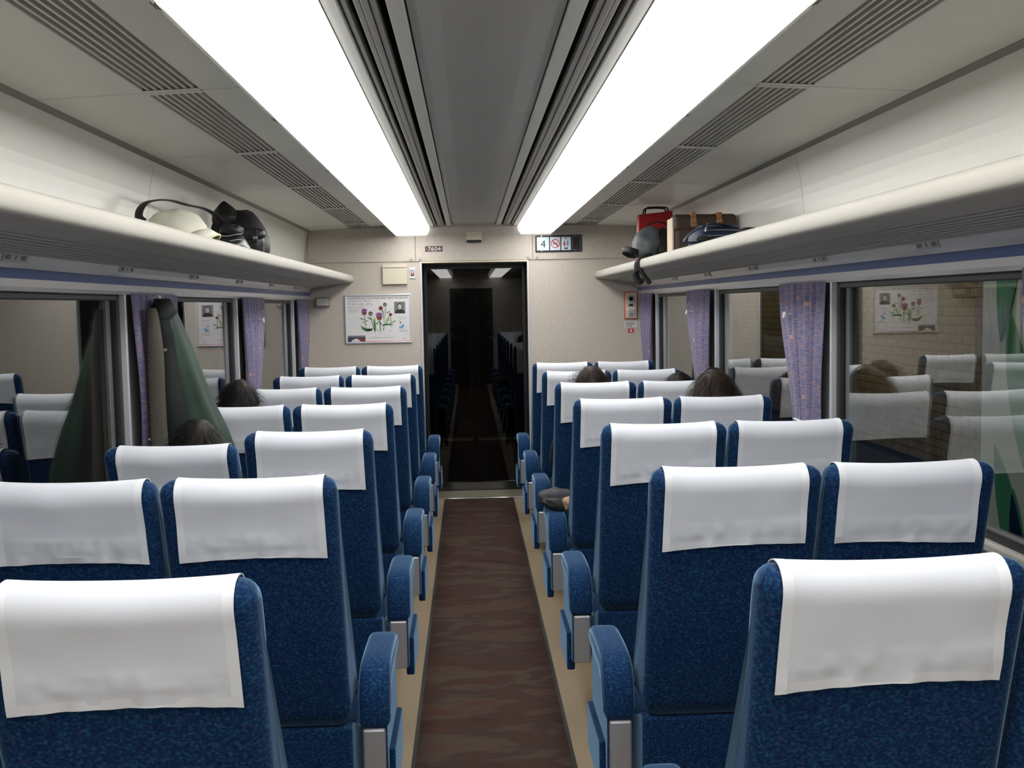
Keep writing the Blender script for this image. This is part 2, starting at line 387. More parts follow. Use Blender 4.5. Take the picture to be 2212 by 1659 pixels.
# ---- ceiling: dark backing with panels, rails, grilles below it
ce = G().box(-1.36, 1.36, Y0, D, 2.235, 2.26).build('ceiling', 'slot_black'); tag(ce, kind='structure')
seams = [Y0, -1.72, -.5, .70, 1.91, 3.125, 4.34, 5.56, 6.775, 7.99, D]
cseams = [Y0, -1.1, 1.25, 3.6, 5.95, D]
for a, b in zip(cseams[:-1], cseams[1:]):
    pf = [(-.172, CZ+.012), (-.15, CZ+.004), (-.1, CZ), (0, CZ-.003), (.1, CZ), (.15, CZ+.004), (.172, CZ+.012), (.172, CZ+.03), (-.172, CZ+.03)]
    G().prism(pf, 'y', a+.002, b-.002).build('center_panel', 'ceiling_center', ce, smooth=False)
for s in (-1, 1):
    for nm, mt, x0, x1, z0, z1 in (('light_strip', 'ceiling_panel', .176, .212, CZ-.004, CZ+.02), ('rail', 'rail_metal', .232, .245, CZ-.006, CZ+.02),
                                   ('rail', 'rail_metal', .247, .262, CZ-.010, CZ+.02), ('rail', 'rail_metal', .264, .278, CZ-.006, CZ+.02),
                                   ('rail', 'rail_metal', .293, .305, CZ-.004, CZ+.02), ('grey_strip', 'ceiling_panel', .310, .3425, CZ-.012, CZ+.02)):
        G().box(min(s*x0, s*x1), max(s*x0, s*x1), Y0, D-.002, z0, z1).build(nm, mt, ce, bevel=.002)
    # outer ceiling panels, slightly falling outward
    def oz(x): return 2.168 - (x-.62)*.05
    for a, b in zip(seams[:-1], seams[1:]):
        for x0, x1 in ((.614, .803), (.958, 1.272)):
            pf = [(s*x0, oz(x0)), (s*x1, oz(x1)), (s*x1, oz(x1)+.02), (s*x0, oz(x0)+.02)]
            G().prism(pf, 'y', a+.0045, b-.0045).build('panel', 'ceiling_panel', ce, bevel=.002)
        # grille bay: frame ends and slats
        pf = [(s*.803, oz(.803)+.03), (s*.958, oz(.958)+.03), (s*.958, oz(.958)+.034), (s*.803, oz(.803)+.034)]
        gr = G().prism(pf, 'y', a+.003, b-.003)
        for e0, e1 in ((a+.003, a+.03), (b-.03, b-.003)):
            pe = [(s*.803, oz(.803)), (s*.958, oz(.958)), (s*.958, oz(.958)+.03), (s*.803, oz(.803)+.03)]
            gr.prism(pe, 'y', e0, e1)
        gr = gr.build('vent_grille', 'grille_back', ce)
        if not MATS['grille_back']: pass
        for k in range(7):
            xc = .808 + (k+.5)*(.953-.808)/7
            pf = [(s*(xc-.004), oz(xc)+.001), (s*(xc+.004), oz(xc)+.001), (s*(xc+.0055), oz(xc)+.016), (s*(xc-.0055), oz(xc)+.016)]
            G().prism(pf, 'y', a+.02, b-.02).build('slat', 'grille_slat', gr)
        for e in (a+.016, b-.016):
            pe = [(s*.803, oz(.803)-.001), (s*.958, oz(.958)-.001), (s*.958, oz(.958)+.02), (s*.803, oz(.803)+.02)]
            G().prism(pe, 'y', e-.013, e+.013).build('end_bar', 'ceiling_panel', gr)
    G().prism([(s*1.266, 2.134), (s*1.296, 2.120), (s*1.30, 2.15), (s*1.266, 2.16)], 'y', Y0, D-.002).build('cove_trim', 'trim_grey', ce)

# ---- lamps: two long glowing strips
def make_lamp(s, label):
    root = tag(empty('ceiling_light', (s*.48, (Y0+D)/2, 2.17)), label, 'ceiling light', 'ceiling light strips')
    o = Vector(root.location)
    hs = G().prism([(s*.343, 2.15), (s*.60, 2.145), (s*.60, 2.20), (s*.343, 2.20)], 'y', Y0+.02, D-.004)
    hs.build('housing', 'rail_metal', root, origin=o)
    G().prism([(s*.6025, 2.086), (s*.611, 2.084), (s*.613, 2.09), (s*.607, 2.166), (s*.6025, 2.166)], 'y', Y0+.02, D-.004).build('side_frame', 'ceiling_panel', root, origin=o)
    j = [Y0+.02]; y = 3.2 - 1.19*5
    while y < D-.3:
        if y > Y0+.3: j.append(y)
        y += 1.19
    j.append(D-.005)
    pf = [(s*.368, 2.146), (s*.3665, 2.088), (s*.38, 2.085), (s*.602, 2.085), (s*.602, 2.144)]
    G().prism([(s*.343, 2.1495), (s*.349, 2.115), (s*.366, 2.0885), (s*.3675, 2.1495)], 'y', Y0+.02, D-.006).build('diffuser_side', 'lamp_diffuser_end', root, origin=o)
    for a, b in zip(j[:-1], j[1:]):
        if b > D-.1:
            G().prism(pf, 'y', a+.003, b-.17).build('diffuser', 'lamp_diffuser', root, origin=o)
            G().prism(pf, 'y', b-.17, b-.003).build('diffuser_end', 'lamp_diffuser_end', root, origin=o)
        else: G().prism(pf, 'y', a+.003, b-.003).build('diffuser', 'lamp_diffuser', root, origin=o)
        if b < D-.1:
            c = [(s*.604, 2.083), (s*.616, 2.086), (s*.614, 2.11), (s*.606, 2.11)]
            G().prism(c, 'y', b-.022, b+.022).build('joint_clip', 'seam_dark', root, origin=o)
make_lamp(-1, 'long glowing white ceiling light strip on the poster side of the aisle')
make_lamp(1, 'long glowing white ceiling light strip on the side with the numbered sign')

# ---- side walls with windows
SILL, WTOP = .885, 1.60
PIL = [Y0, -1.70+.0, .18, 2.06, 3.94, 5.82, 7.68]
wn = 0
WALLS = {}
for s, nm in ((-1, 'wall_left'), (1, 'wall_right')):
    g = G()
    xa, xb = sorted((s*1.33, s*1.40))
    g.box(xa, xb, Y0, D, 0, SILL)                       # below the windows
    g.box(xa, xb, Y0, D, WTOP, 1.80)                    # behind the valance
    spans = []
    for i, p in enumerate(PIL):
        e = p + (.30 if i else .12)
        if i == len(PIL)-1: e = D
        g.box(xa, xb, p, e, SILL, WTOP)
        if i < len(PIL)-1: spans.append((e, PIL[i+1]))
    wl = g.build(nm, 'pillar'); tag(wl, kind='structure'); WALLS[s] = wl
    # curved white cove panels above the rack
    cv = spline([(1.288, 2.125, 0), (1.302, 2.06, 0), (1.318, 1.97, 0), (1.326, 1.87, 0), (1.328, 1.74, 0)], 12)
    cs = [Y0, -.53, 1.91, 4.34, 6.775, D]
    for a, b in zip(cs[:-1], cs[1:]):
        poly = [(s*p.x, p.y) for p in cv] + [(s*1.36, 1.74), (s*1.36, 2.125)]
        G().prism(poly, 'y', a+.0025, b-.0025).build('cove_panel', 'cove_white', wl, smooth=False)
    # heater cover along the floor
    G().box(*sorted((s*1.30, s*1.33)), Y0+.02, D-.02, .05, .20).build('heater_cover', 'side_wall', wl, bevel=.01)
    G().box(*sorted((s*1.30, s*1.33)), Y0, D, SILL-.03, SILL).build('sill', 'side_wall', wl, bevel=.008)
    for a, b in spans:
        wn += 1
        wf = G()
        x0, x1 = sorted((s*1.322, s*1.352)); t = .028
        wf.box(x0, x1, a, a+t, SILL, WTOP); wf.box(x0, x1, b-t, b, SILL, WTOP)
        wf.box(x0, x1, a+t, b-t, SILL, SILL+t); wf.box(x0, x1, a+t, b-t, WTOP-t, WTOP)
        wo = wf.build('window_%d' % wn, 'gasket', bevel=.004); tag(wo, kind='structure')
        px0, px1 = sorted((s*1.336, s*1.341))
        G().box(px0, px1, a+t, b-t, SILL+t, WTOP-t).build('pane', 'window_glass', wo)
        # aluminium upright at the far side of each window
        G().box(*sorted((s*1.300, s*1.33)), b-.004, b+.012, SILL, WTOP).build('upright', 'aluminium', wo, bevel=.003)
        G().box(*sorted((s*1.306, s*1.33)), b+.014, b+.030, SILL, WTOP).build('upright', 'aluminium', wo, bevel=.003)
# ---- valance with blue stripe and seat number plates
tn = 0
for s in (-1, 1):
    tn += 1
    pf = [(1.262, 1.700), (1.272, 1.672), (1.282, 1.654), (1.290, 1.628), (1.292, 1.606), (1.300, 1.594), (1.33, 1.594), (1.33, 1.70)]
    tv = G().prism([(s*x, z) for x, z in pf], 'y', Y0, D-.004).build('trim_%d' % tn, 'valance'); tag(tv, kind='structure')
    G().prism([(s*x, z) for x, z in ((1.2805, 1.655), (1.2885, 1.628), (1.292, 1.628), (1.284, 1.655))], 'y', Y0, D-.006).build('blue_stripe', 'stripe_blue', tv)
    for k in range(7):
        yc = 2.93 + .94*(k-1) + (0 if s < 0 else .1)
        if yc > D-.2: continue
        a, b = (1.2605, 1.694), (1.2695, 1.670)
        pl = G().prism([(s*(a[0]), a[1]), (s*(b[0]), b[1]), (s*(b[0]+.003), b[1]), (s*(a[0]+.003), a[1])], 'y', yc-.075, yc+.075).build('number_plate', 'plate_grey', tv)
        mk = G()
        for dy, hw, n_ in ((-.05, .014, 3), (0, .005, 1), (.05, .014, 3)):
            for q in range(n_):
                yy = yc+dy+(q-(n_-1)/2)*.012
                f0, f1 = .25, .75
                p0 = (a[0]+(b[0]-a[0])*f0-.0006, a[1]+(b[1]-a[1])*f0); p1 = (a[0]+(b[0]-a[0])*f1-.0006, a[1]+(b[1]-a[1])*f1)
                mk.prism([(s*p0[0], p0[1]), (s*p1[0], p1[1]), (s*(p1[0]+.001), p1[1]), (s*(p0[0]+.001), p0[1])], 'y', yy-.004, yy+.004)
        mk.build('print_marks', 'mark_dark', pl)

# ---- luggage racks
def make_rack(s, label):
    root = tag(empty('luggage_rack', (s*1.14, (Y0+D)/2, 1.70)), label, 'luggage rack', 'luggage racks')
    o = Vector(root.location)
    nose = spline([(1.02, 1.762, 0), (.985, 1.784, 0), (.966, 1.787, 0), (.953, 1.784, 0), (.945, 1.774, 0), (.942, 1.758, 0), (.944, 1.742, 0), (.952, 1.732, 0), (.968, 1.727, 0), (1.0, 1.724, 0), (1.05, 1.720, 0), (1.088, 1.717, 0)], 36)
    poly = [(s*p.x, p.y) for p in nose] + [(s*1.088, 1.732), (s*1.02, 1.740)]
    G().prism(poly, 'y', Y0, D-.004).build('front_rail', 'rack_white', root, origin=o, smooth=False)
    G().prism([(s*1.02, 1.745), (s*1.322, 1.735), (s*1.322, 1.725), (s*1.02, 1.735)], 'y', Y0, D-.004).build('shelf', 'rack_white', root, origin=o)
    G().prism([(s*1.24, 1.694), (s*1.29, 1.688), (s*1.29, 1.70), (s*1.24, 1.704)], 'y', Y0, D-.004).build('rear_rail', 'rack_white', root, origin=o)
    G().prism([(s*.9665, 1.7865), (s*.974, 1.786), (s*.974, 1.789), (s*.9665, 1.789)], 'y', Y0, D-.006).build('edge_strip', 'trim_grey', root, origin=o)
    n = 6
    for k in range(n):
        xc = 1.102 + k*(1.230-1.102)/(n-1); zc = 1.716-(xc-1.09)*.13
        G().prism([(s*(xc-.0075), zc), (s*(xc+.0075), zc-.001), (s*(xc+.006), zc+.012), (s*(xc-.006), zc+.012)], 'y', Y0, D-.004).build('slat', 'grille_slat', root, origin=o)
    return root
make_rack(-1, 'white luggage rack holding the black rucksack and white cap')
make_rack(1, 'white luggage rack holding the red paper bag and brown satchel')

# ---- end wall
DW = .412
we = G()
we.box(-1.40, -DW-.012, D, D+.06, 0, 2.26); we.box(DW+.012, 1.40, D, D+.06, 0, 2.26); we.box(-DW-.012, DW+.012, D, D+.06, 1.885, 2.26)
we = we.build('wall_front', 'wall_speckle'); tag(we, kind='structure')
for x0, x1 in ((-1.288, -.461), (-.455, .455), (.461, 1.288)):
    G().box(x0, x1, D-.012, D, 1.886, 2.15).build('upper_panel', 'wall_speckle', we, bevel=.002)
for x in (-1.262, -.492, -.424, .424, .492, 1.262):
    k = G().cyl((x, D-.020, 1.907), .011, .009, 'y', 14); k.cyl((x, D-.024, 1.907), .006, .005, 'y', 10); k.build('screw', 'rail_metal', we)
for s in (-1, 1):
    G().box(*sorted((s*DW, s*(DW+.014))), D-.008, D+.06, .0, 1.884).build('jamb', 'aluminium', we, bevel=.002)
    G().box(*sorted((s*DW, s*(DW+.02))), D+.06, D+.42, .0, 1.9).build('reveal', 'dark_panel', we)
G().box(-DW, DW, D-.006, D+.42, 1.872, 1.885).build('lintel', 'brushed', we)
# threshold plate
th = G().box(-DW+.002, DW-.002, D-.03, D+.33, .001, .010)
th = th.build('threshold_plate', 'brushed', we, bevel=.002)
G().box(-DW+.002, DW-.002, D-.045, D-.03, .001, .016).build('nosing', 'chrome', th, bevel=.004)
# smoked glass sliding door, nearest to the saloon
dr = G(); dy = D+.36
dr.box(-DW-.02, -DW+.022, dy-.018, dy+.018, .0, 1.872); dr.box(DW-.022, DW+.02, dy-.018, dy+.018, .0, 1.872)
dr.box(-DW+.022, DW-.022, dy-.018, dy+.018, 1.835, 1.872); dr.box(-DW+.022, DW-.022, dy-.018, dy+.018, .0, .012)
dr = dr.build('door_1', 'black_plastic'); tag(dr, kind='structure')
G().box(-DW+.022, DW-.022, dy-.004, dy+.004, .012, 1.835).build('pane', 'door_glass', dr)
# unlit vestibule and the doors behind it, their gloom put into dark colours
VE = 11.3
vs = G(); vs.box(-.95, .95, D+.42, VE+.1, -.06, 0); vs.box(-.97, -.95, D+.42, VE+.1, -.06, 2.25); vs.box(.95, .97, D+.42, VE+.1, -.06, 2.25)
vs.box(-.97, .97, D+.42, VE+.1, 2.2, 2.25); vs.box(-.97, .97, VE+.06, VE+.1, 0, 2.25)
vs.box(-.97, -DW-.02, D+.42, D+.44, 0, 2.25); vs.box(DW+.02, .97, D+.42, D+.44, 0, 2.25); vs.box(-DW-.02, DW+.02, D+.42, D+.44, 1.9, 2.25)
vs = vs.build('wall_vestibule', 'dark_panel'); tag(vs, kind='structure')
for s in (-1, 1):
    x0, x1 = sorted((s*.008, s*.46)); d2 = G()
    d2.box(x0, x0+.05, VE, VE+.04, .02, 1.82); d2.box(x1-.05, x1, VE, VE+.04, .02, 1.82)
    d2.box(x0+.05, x1-.05, VE, VE+.04, .02, .16); d2.box(x0+.05, x1-.05, VE, VE+.04, 1.74, 1.82)
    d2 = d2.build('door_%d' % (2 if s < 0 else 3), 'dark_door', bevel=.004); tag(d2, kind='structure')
    G().box(x0+.05, x1-.05, VE+.015, VE+.022, .16, 1.74).build('pane', 'door_glass', d2)
    G().box(x0+.02, x1-.02, VE-.012, VE, .10, .13).build('kick_strip', 'brushed', d2)
    # mirrored curl emblem
    c0 = Vector((s*.16, VE-.002, 1.27)); P = []; Rr = []
    for i in range(26):
        t = i/25; a = math.radians(70 + 250*t); r = .095*(1-.25*t)
        P.append((c0.x + s*math.cos(a)*r*-1.0, c0.y, c0.z+math.sin(a)*r)); Rr.append(.004+.016*math.sin(math.pi*min(1, t*1.1)))
    G().tube(P, Rr, 8, flat=.002, up=(0, 1, 0)).build('emblem_curl', 'etched', d2)
# far end of the car behind the camera
wr = G(); wr.box(-1.40, -.42, Y0-.06, Y0, 0, 2.26); wr.box(.42, 1.40, Y0-.06, Y0, 0, 2.26); wr.box(-.42, .42, Y0-.06, Y0, 1.88, 2.26)
wr = wr.build('wall_back', 'wall_speckle'); tag(wr, kind='structure')
db = G(); db.box(-.42, .42, Y0-.05, Y0-.01, 0, 1.88); tag(db.build('door_4', 'dark_door', bevel=.003), kind='structure')

# ================================================================= SEATS
def resample_profile():
    rear = [(.165, .485), (.128, .62), (.088, .78), (.046, .94), (.014, 1.06), (.003, 1.10), (.008, 1.122), (.026, 1.136), (.055, 1.137), (.082, 1.122),
            (.10, 1.08), (.115, 1.02), (.15, .90), (.20, .78), (.27, .68), (.33, .60), (.362, .53), (.36, .487)]
    return [(p.x, p.y) for p in spline([(a, b, 0) for a, b in rear], 46)]
PROF = resample_profile()
def normals2(P, closed=True):
    out = []; n = len(P)
    for i in range(n):
        a, b = (P[i-1], P[(i+1) % n]) if closed else (P[max(i-1, 0)], P[min(i+1, n-1)])
        d = Vector((b[0]-a[0], b[1]-a[1])); d.normalize(); out.append((-d.y, d.x))   # left of travel = outside for this orientation
    return out
PN = normals2(PROF)
# orientation check: at the first (rear) points the outward normal must point to -y
if PN[5][0] > 0: PN = [(-a, -b) for a, b in PN]
def sag(t):   # t in -1..1 across the width: the top dips a little in the middle
    return -.010*(1-t*t)
def prof_point(i, t, d):
    y, z = PROF[i]; n = PN[i]
    yy, zz = y+n[0]*d, z+n[1]*d
    wf = smooth01(z, .95, 1.12); zz += sag(t)*wf
    if i > 27:                                     # front: hollow between the wings
        yy -= (1-t*t)**.7*.055*smooth01(i, 27, 34)
    else: yy += .006*(1-t*t)*smooth01(z, .8, 1.1)  # rear of the headrest slightly hollow
    return yy, zz
def backrest(xc, hw, ox):
    R_ = .034; xs = []
    for k in range(7):
        a = math.pi/2*k/6; xs.append((-hw + R_*(1-math.sin(a)) if False else -hw+R_*(1-math.cos(a)), R_*(1-math.sin(a))))
    mid = [(-hw+R_+(2*hw-2*R_)*k/9, 0) for k in range(1, 9)]
    st = xs+mid+[(-x, d) for x, d in reversed(xs)]
    secs = []
    for x, d in st:
        t = x/hw
        secs.append([(xc+x-ox[0], y-ox[1], z-ox[2]) for y, z in (prof_point(i, t, -d) for i in range(len(PROF)))])
    return G().loft(secs)
def cover(xc, hw, bw, ox, seed, rdrop=.232, fdrop=.30):
    """cloth over the top: follows the backrest from the rear hem over the top to the front"""
    rnd = random.Random(seed)
    top = max(range(len(PROF)), key=lambda i: PROF[i][1])
    L = [0]
    for i in range(1, len(PROF)): L.append(L[-1]+math.hypot(PROF[i][0]-PROF[i-1][0], PROF[i][1]-PROF[i-1][1]))
    def samp(sd):
        sd = max(L[0], min(L[-1], sd)); i = 0
        while i < len(L)-2 and L[i+1] < sd: i += 1
        u = (sd-L[i])/(L[i+1]-L[i]); return i, u
    zt = PROF[top][1]
    # arc position where the rear hem sits
    sr = next(L[i] for i in range(len(PROF)) if PROF[i][1] > zt-rdrop)
    sf = L[top]+fdrop
    ny, nx = 62, 48; V = []; uvs = []; Fc = []; ph = rnd.uniform(0, 6); skew = rnd.uniform(-.004, .006)
    for j in range(ny+1):
        for k in range(nx+1):
            t = -1+2*k/nx; q = j/ny
            s0 = sr + skew*t + .004*math.sin(t*2+ph)*(1 if j == 0 else 0)
            sd = s0+(sf-s0)*(q**1.15); i, u = samp(sd)
            tt = t*hw/bw
            a, b = prof_point(i, tt, .0045), prof_point(i+1, tt, .0045)
            y, z = a[0]+(b[0]-a[0])*u, a[1]+(b[1]-a[1])*u
            lo = 1-smooth01(q, 0, .35)
            y -= lo*.005 + lo*.0035*(mnoise.noise(Vector((t*3.5+seed*3, q*2.5, seed)))) + (1-smooth01(q, .02, .13))*.0022*math.sin(t*17+ph)*math.cos(t*5+seed)
            y -= .0025*mnoise.noise(Vector((t*1.8+ph, q*7, seed*2.3)))*(1-smooth01(q, .4, .6))
            bd = smooth01(q, .075, .095)*(1-smooth01(q, .155, .175))*smooth01(.93-abs(t), 0, .04)
            y -= bd*(.0012+.0022*mnoise.noise(Vector((t*9+seed, q*16, seed*1.7))))
            hwx = hw*(1-.012*math.sin(q*math.pi))
            V.append((xc+t*hwx-ox[0], y-ox[1], z-ox[2]))
    for j in range(ny):
        for k in range(nx):
            a = j*(nx+1)+k; Fc.append((a, a+1, a+nx+2, a+nx+1))
    g = G(); g.add(V, Fc)
    # hem: narrow raised bands along the bottom and the two sides
    h = G(); w_ = .017
    def band(idx_a, idx_b, off):
        VV = []; 
        for a, b in zip(idx_a, idx_b):
            A, B = Vector(V[a]), Vector(V[b]); d = (B-A); d = d*(w_/max(d.length, 1e-6))
            VV += [A+Vector(off(a)), A+d+Vector(off(a))]
        h.add(VV, [(2*i, 2*i+1, 2*i+3, 2*i+2) for i in range(len(idx_a)-1)])
    def off(i):
        j = i//(nx+1); z = V[i][2]+ox[2]
        q = j/ny
        if q < .42: return (0, -.0013, .0003)
        if q < .60: return (0, -.0005, .0013)
        return (0, .0013, .0003)
    band([k for k in range(nx+1)], [(nx+1)+k for k in range(nx+1)], off)
    band([j*(nx+1) for j in range(ny+1)], [j*(nx+1)+1 for j in range(ny+1)], off)
    band([j*(nx+1)+nx for j in range(ny+1)], [j*(nx+1)+nx-1 for j in range(ny+1)], off)
    return g, h
HINGE = (.26, .44)      # recline axis (y, z) in row coordinates
def seat_proto(s, row_obj_y=0):
    """double seat for the side s; row coordinates: rear of the headrest at y = 0"""
    O = Vector((s*.785, .40, 0))
    root = empty('double_seat')
    for q, (xc, hw) in enumerate(((.577, .206), (.997, .206))):
        xc *= s; hy = Vector((xc, HINGE[0], HINGE[1]))
        b = backrest(xc, hw, hy).build('backrest', 'seat_blue', root, smooth=True, loc=hy-O)
        c, h = cover(xc - s*(.006 if q == 0 else .010), .173, hw, hy, 3+q+(5 if s > 0 else 0))
        c = c.build('headrest_cover', 'cover_white', root, smooth=True, loc=hy-O, solid=.0016); es = c.modifiers.new('split', 'EDGE_SPLIT'); es.split_angle = .7
        h.build('hem', 'hem_white', c, smooth=True)
        # cushion
        x0, x1 = xc-hw+.002, xc+hw-.002
        secs = []
        for y, zt_, in_ in ((.20, .415, .02), (.215, .425, .006), (.26, .43, 0), (.45, .435, 0), (.60, .438, 0), (.655, .425, .004), (.675, .40, .012)):
            secs.append([(x0+in_-O.x, y-O.y, .30), (x0+in_-O.x, y-O.y, zt_-.02), (x0+in_+.02-O.x, y-O.y, zt_), (xc-O.x, y-O.y, zt_-.008), (x1-in_-.02-O.x, y-O.y, zt_), (x1-in_-O.x, y-O.y, zt_-.02), (x1-in_-O.x, y-O.y, .30)])
        G().loft(secs).build('seat_cushion', 'seat_blue', root, smooth=False, bevel=.012, seg=3)
    X0, X1 = sorted((s*.368, s*1.206))
    G().prism([(.172, .245), (.165, .478), (.20, .478), (.62, .30), (.62, .25), (.25, .235)], 'x', X0, X1).build('seat_base', 'seat_blue', root, bevel=.008, origin=O, loc=(0, 0, 0))
    G().box(*sorted((s*.50, s*1.08)), .27, .52, 0, .25).build('pedestal', 'pedestal', root, bevel=.01, origin=O, loc=(0, 0, 0))
    # armrests: aisle side and window side
    for xa, xb in ((.277, .357), (1.210, 1.272)):
        if xa > 1 and True: pass
        up = spline([(.215, .455, 0), (.212, .50, 0), (.222, .55, 0), (.255, .592, 0), (.31, .610, 0), (.42, .612, 0), (.53, .606, 0), (.575, .592, 0), (.588, .570, 0)], 24)
        lowr = [(.585, .545), (.45, .535), (.34, .535), (.30, .52), (.285, .49), (.283, .455)]
        loop = [(p.x, p.y) for p in up]+lowr
        g = G(); rr = .016; secs = []
        cy = sum(p[0] for p in loop)/len(loop); cz = sum(p[1] for p in loop)/len(loop)
        nn = normals2(loop)
        for x, d in ((xa, .016), (xa+.003, .008), (xa+.009, .002), (xa+.018, 0), (xb-.018, 0), (xb-.009, .002), (xb-.003, .008), (xb, .016)):
            secs.append([(s*x, p[0]-m[0]*d, p[1]-m[1]*d) for p, m in zip(loop, nn)] if nn[5][0] < 0 else [(s*x, p[0]+m[0]*d, p[1]+m[1]*d) for p, m in zip(loop, nn)])
        g.loft(secs).build('arm_pad', 'seat_blue', root, smooth=True, origin=O, loc=(0, 0, 0))
        pa, pb = sorted((s*(xa+.008), s*(xb-.008)))
        G().prism([(.228, .285), (.222, .47), (.29, .53), (.57, .54), (.575, .44), (.56, .30), (.53, .275), (.25, .275)], 'x', pa, pb).build('arm_panel', 'seat_blue', root, bevel=.008, origin=O, loc=(0, 0, 0))
        lo = s*(xa-.008), s*(xa+.02)
        G().prism([(.27, .24), (.27, .375), (.565, .375), (.565, .26), (.54, .24)], 'x', *sorted(lo)).build('arm_side_panel', 'seat_blue', root, bevel=.006, origin=O, loc=(0, 0, 0))
        G().box(*sorted((s*(xa+.012), s*(xb-.010))), .208, .226, .285, .452).build('arm_post', 'arm_metal', root, bevel=.005, origin=O, loc=(0, 0, 0))
    return root, O
SEATS = {}
ordn = ['in the row next to the end wall', 'in the second row from the end wall', 'in the third row from the end wall', 'in the fourth row from the end wall',
        'in the fifth row from the end wall', 'in the sixth row from the end wall', 'in the seventh row from the end wall']
for s in (-1, 1):
    proto, O = seat_proto(s)
    for j in range(7):
        r = proto if j == 0 else copy_tree(proto)
        r.location = Vector((0, ROW0+PITCHR*j, 0))+O
        side = 'poster side of the aisle' if s < 0 else 'intercom side of the aisle'
        tag(r, 'blue double seat %s, %s' % (ordn[6-j], side), 'train seat', 'double seats along the aisle')
        SEATS[(s, j)] = r
# window-side backrest of one seat is reclined
for o in SEATS[(-1, 2)].children:
    if o.name.split('.')[0] in ('backrest', 'headrest_cover') and o.location.x < -.1: o.rotation_euler.x = math.radians(6.5)

# ================================================================= END WALL FITTINGS
FY = D - .001     # lower wall face
UY = D - .0125    # upper panel face
def wx(u, v): p = at(u, v, 'y', D); return p.x, p.z
# framed poster
x0, z1 = wx(744, 637); x1, z0 = wx(890, 740)
po = tag(empty('framed_poster', ((x0+x1)/2, D, z0)), 'silver framed museum poster with thistle flowers on the end wall', 'poster')
pO = Vector(po.location)
def pp(g, name, mat, parent=None, **k): return g.build(name, mat, parent or po, origin=pO if (parent or po) == po else None, **k)
fr = G(); t = .012
for a, b, c, d in ((x0, x1, z1-t, z1), (x0, x1, z0, z0+t)): fr.box(a, b, D-.016, D, c, d)
for a, b in ((x0, x0+t), (x1-t, x1)): fr.box(a, b, D-.016, D, z0+t, z1-t)
pp(fr, 'frame', 'aluminium', bevel=.003)
sh = pp(G().box(x0+t, x1-t, D-.008, D-.001, z0+t, z1-t), 'sheet', 'paper')
PX0, PX1, PZ0, PZ1 = x0+t, x1-t, z0+t, z1-t; PY = D-.0085
def pq(u, v):    # position on the sheet from the zoomed crop (px of the 1659-wide crop of 720..920, 560..760)
    return (PX0+(u-215)/(1385-215)*(PX1-PX0), PZ1-(v-660)/(1470-660)*(PZ1-PZ0))
class PG(G):
    pass
def prt(polys, name, mat, lay=0):
    g = G()
    for p in polys: g.flat([(a-pO.x, b-pO.z) for a, b in p], PY-.0003*lay-pO.y)
    o = g.build(name, mat, sh); return o
def ptxt(body, size, mat, u, v, width, name='print_text', bold=0):
    x, z = pq(u, v); xe, _ = pq(u+width, v)
    return text(body, size, mat, name, sh, x-pO.x, z-pO.z, PY-.0006-pO.y, width=xe-x, bold=bold)
ptxt('TAMAMURA TOYOO LIFE ART MUSEUM', .019, 'print_darkgrey', 243, 716, 1105)
ptxt('フラワーガーデン', .021, 'print_darkgrey', 243, 822, 450)
for u, v, wd, h in ((247, 748, 250, 8), (525, 746, 135, 9), (247, 858, 140, 8), (402, 856, 125, 8), (255, 898, 210, 6), (250, 920, 180, 6), (258, 942, 130, 6),
                    (1175, 1040, 130, 4), (1180, 1052, 170, 4), (1185, 1082, 125, 4), (1180, 1106, 60, 4), (1255, 1128, 70, 4), (1280, 1210, 45, 4),
                    (1185, 1270, 150, 5), (1185, 1285, 150, 5), (1185, 1302, 170, 4), (980, 1284, 90, 5), (655, 1396, 150, 7), (815, 1396, 265, 6), (1315, 1350, 60, 5)):
    n_ = max(2, int(wd/16)); segs = []
    for i in range(n_):
        a = u+wd*i/n_; b = a+wd/n_*.78
        p0, p1 = pq(a, v-h/2), pq(b, v+h/2); segs.append(rect(p0[0], p1[0], p1[1], p0[1]))
    prt(segs, 'print_line', 'print_grey', 1)
def pell(u, v, ru, rv, n=18):
    c = pq(u, v); r = (ru/1170*(PX1-PX0), rv/810*(PZ1-PZ0)); return disc(c[0], c[1], r[0], r[1], n)
def leaf(u0, v0, u1, v1, wd, bend=0):
    n = 9; L_, R_ = [], []
    dx, dy = u1-u0, v1-v0; ln = math.hypot(dx, dy); nx_, ny_ = -dy/ln, dx/ln
    for i in range(n+1):
        q = i/n; o_ = bend*math.sin(math.pi*q); w2 = wd*math.sin(math.pi*min(1, q*.9+.08))**.8
        L_.append(pq(u0+dx*q+nx_*(o_+w2), v0+dy*q+ny_*(o_+w2))); R_.append(pq(u0+dx*q+nx_*(o_-w2), v0+dy*q+ny_*(o_-w2)))
    return L_+R_[::-1]
prt([leaf(548, 985, 560, 1200, 7), leaf(665, 1000, 735, 1300, 7, 10), leaf(825, 1090, 838, 1320, 9), leaf(885, 900, 915, 1160, 7), leaf(940, 850, 925, 1060, 7), leaf(1030, 1020, 1035, 1230, 7), leaf(905, 1200, 885, 1285, 8), leaf(570, 1200, 580, 1300, 6)], 'print_stem', 'print_green', 1)
prt([leaf(700, 1240, 470, 1180, 22, -40), leaf(735, 1290, 715, 1060, 20, 8), leaf(870, 1190, 1085, 1180, 16, -20), leaf(860, 1170, 800, 1100, 14, 6), leaf(560, 1110, 620, 1085, 8), leaf(740, 1160, 800, 1120, 12, 8), leaf(690, 1080, 600, 1035, 12), leaf(1040, 1140, 1125, 1095, 9, 6)], 'print_leaf', 'print_green', 2)
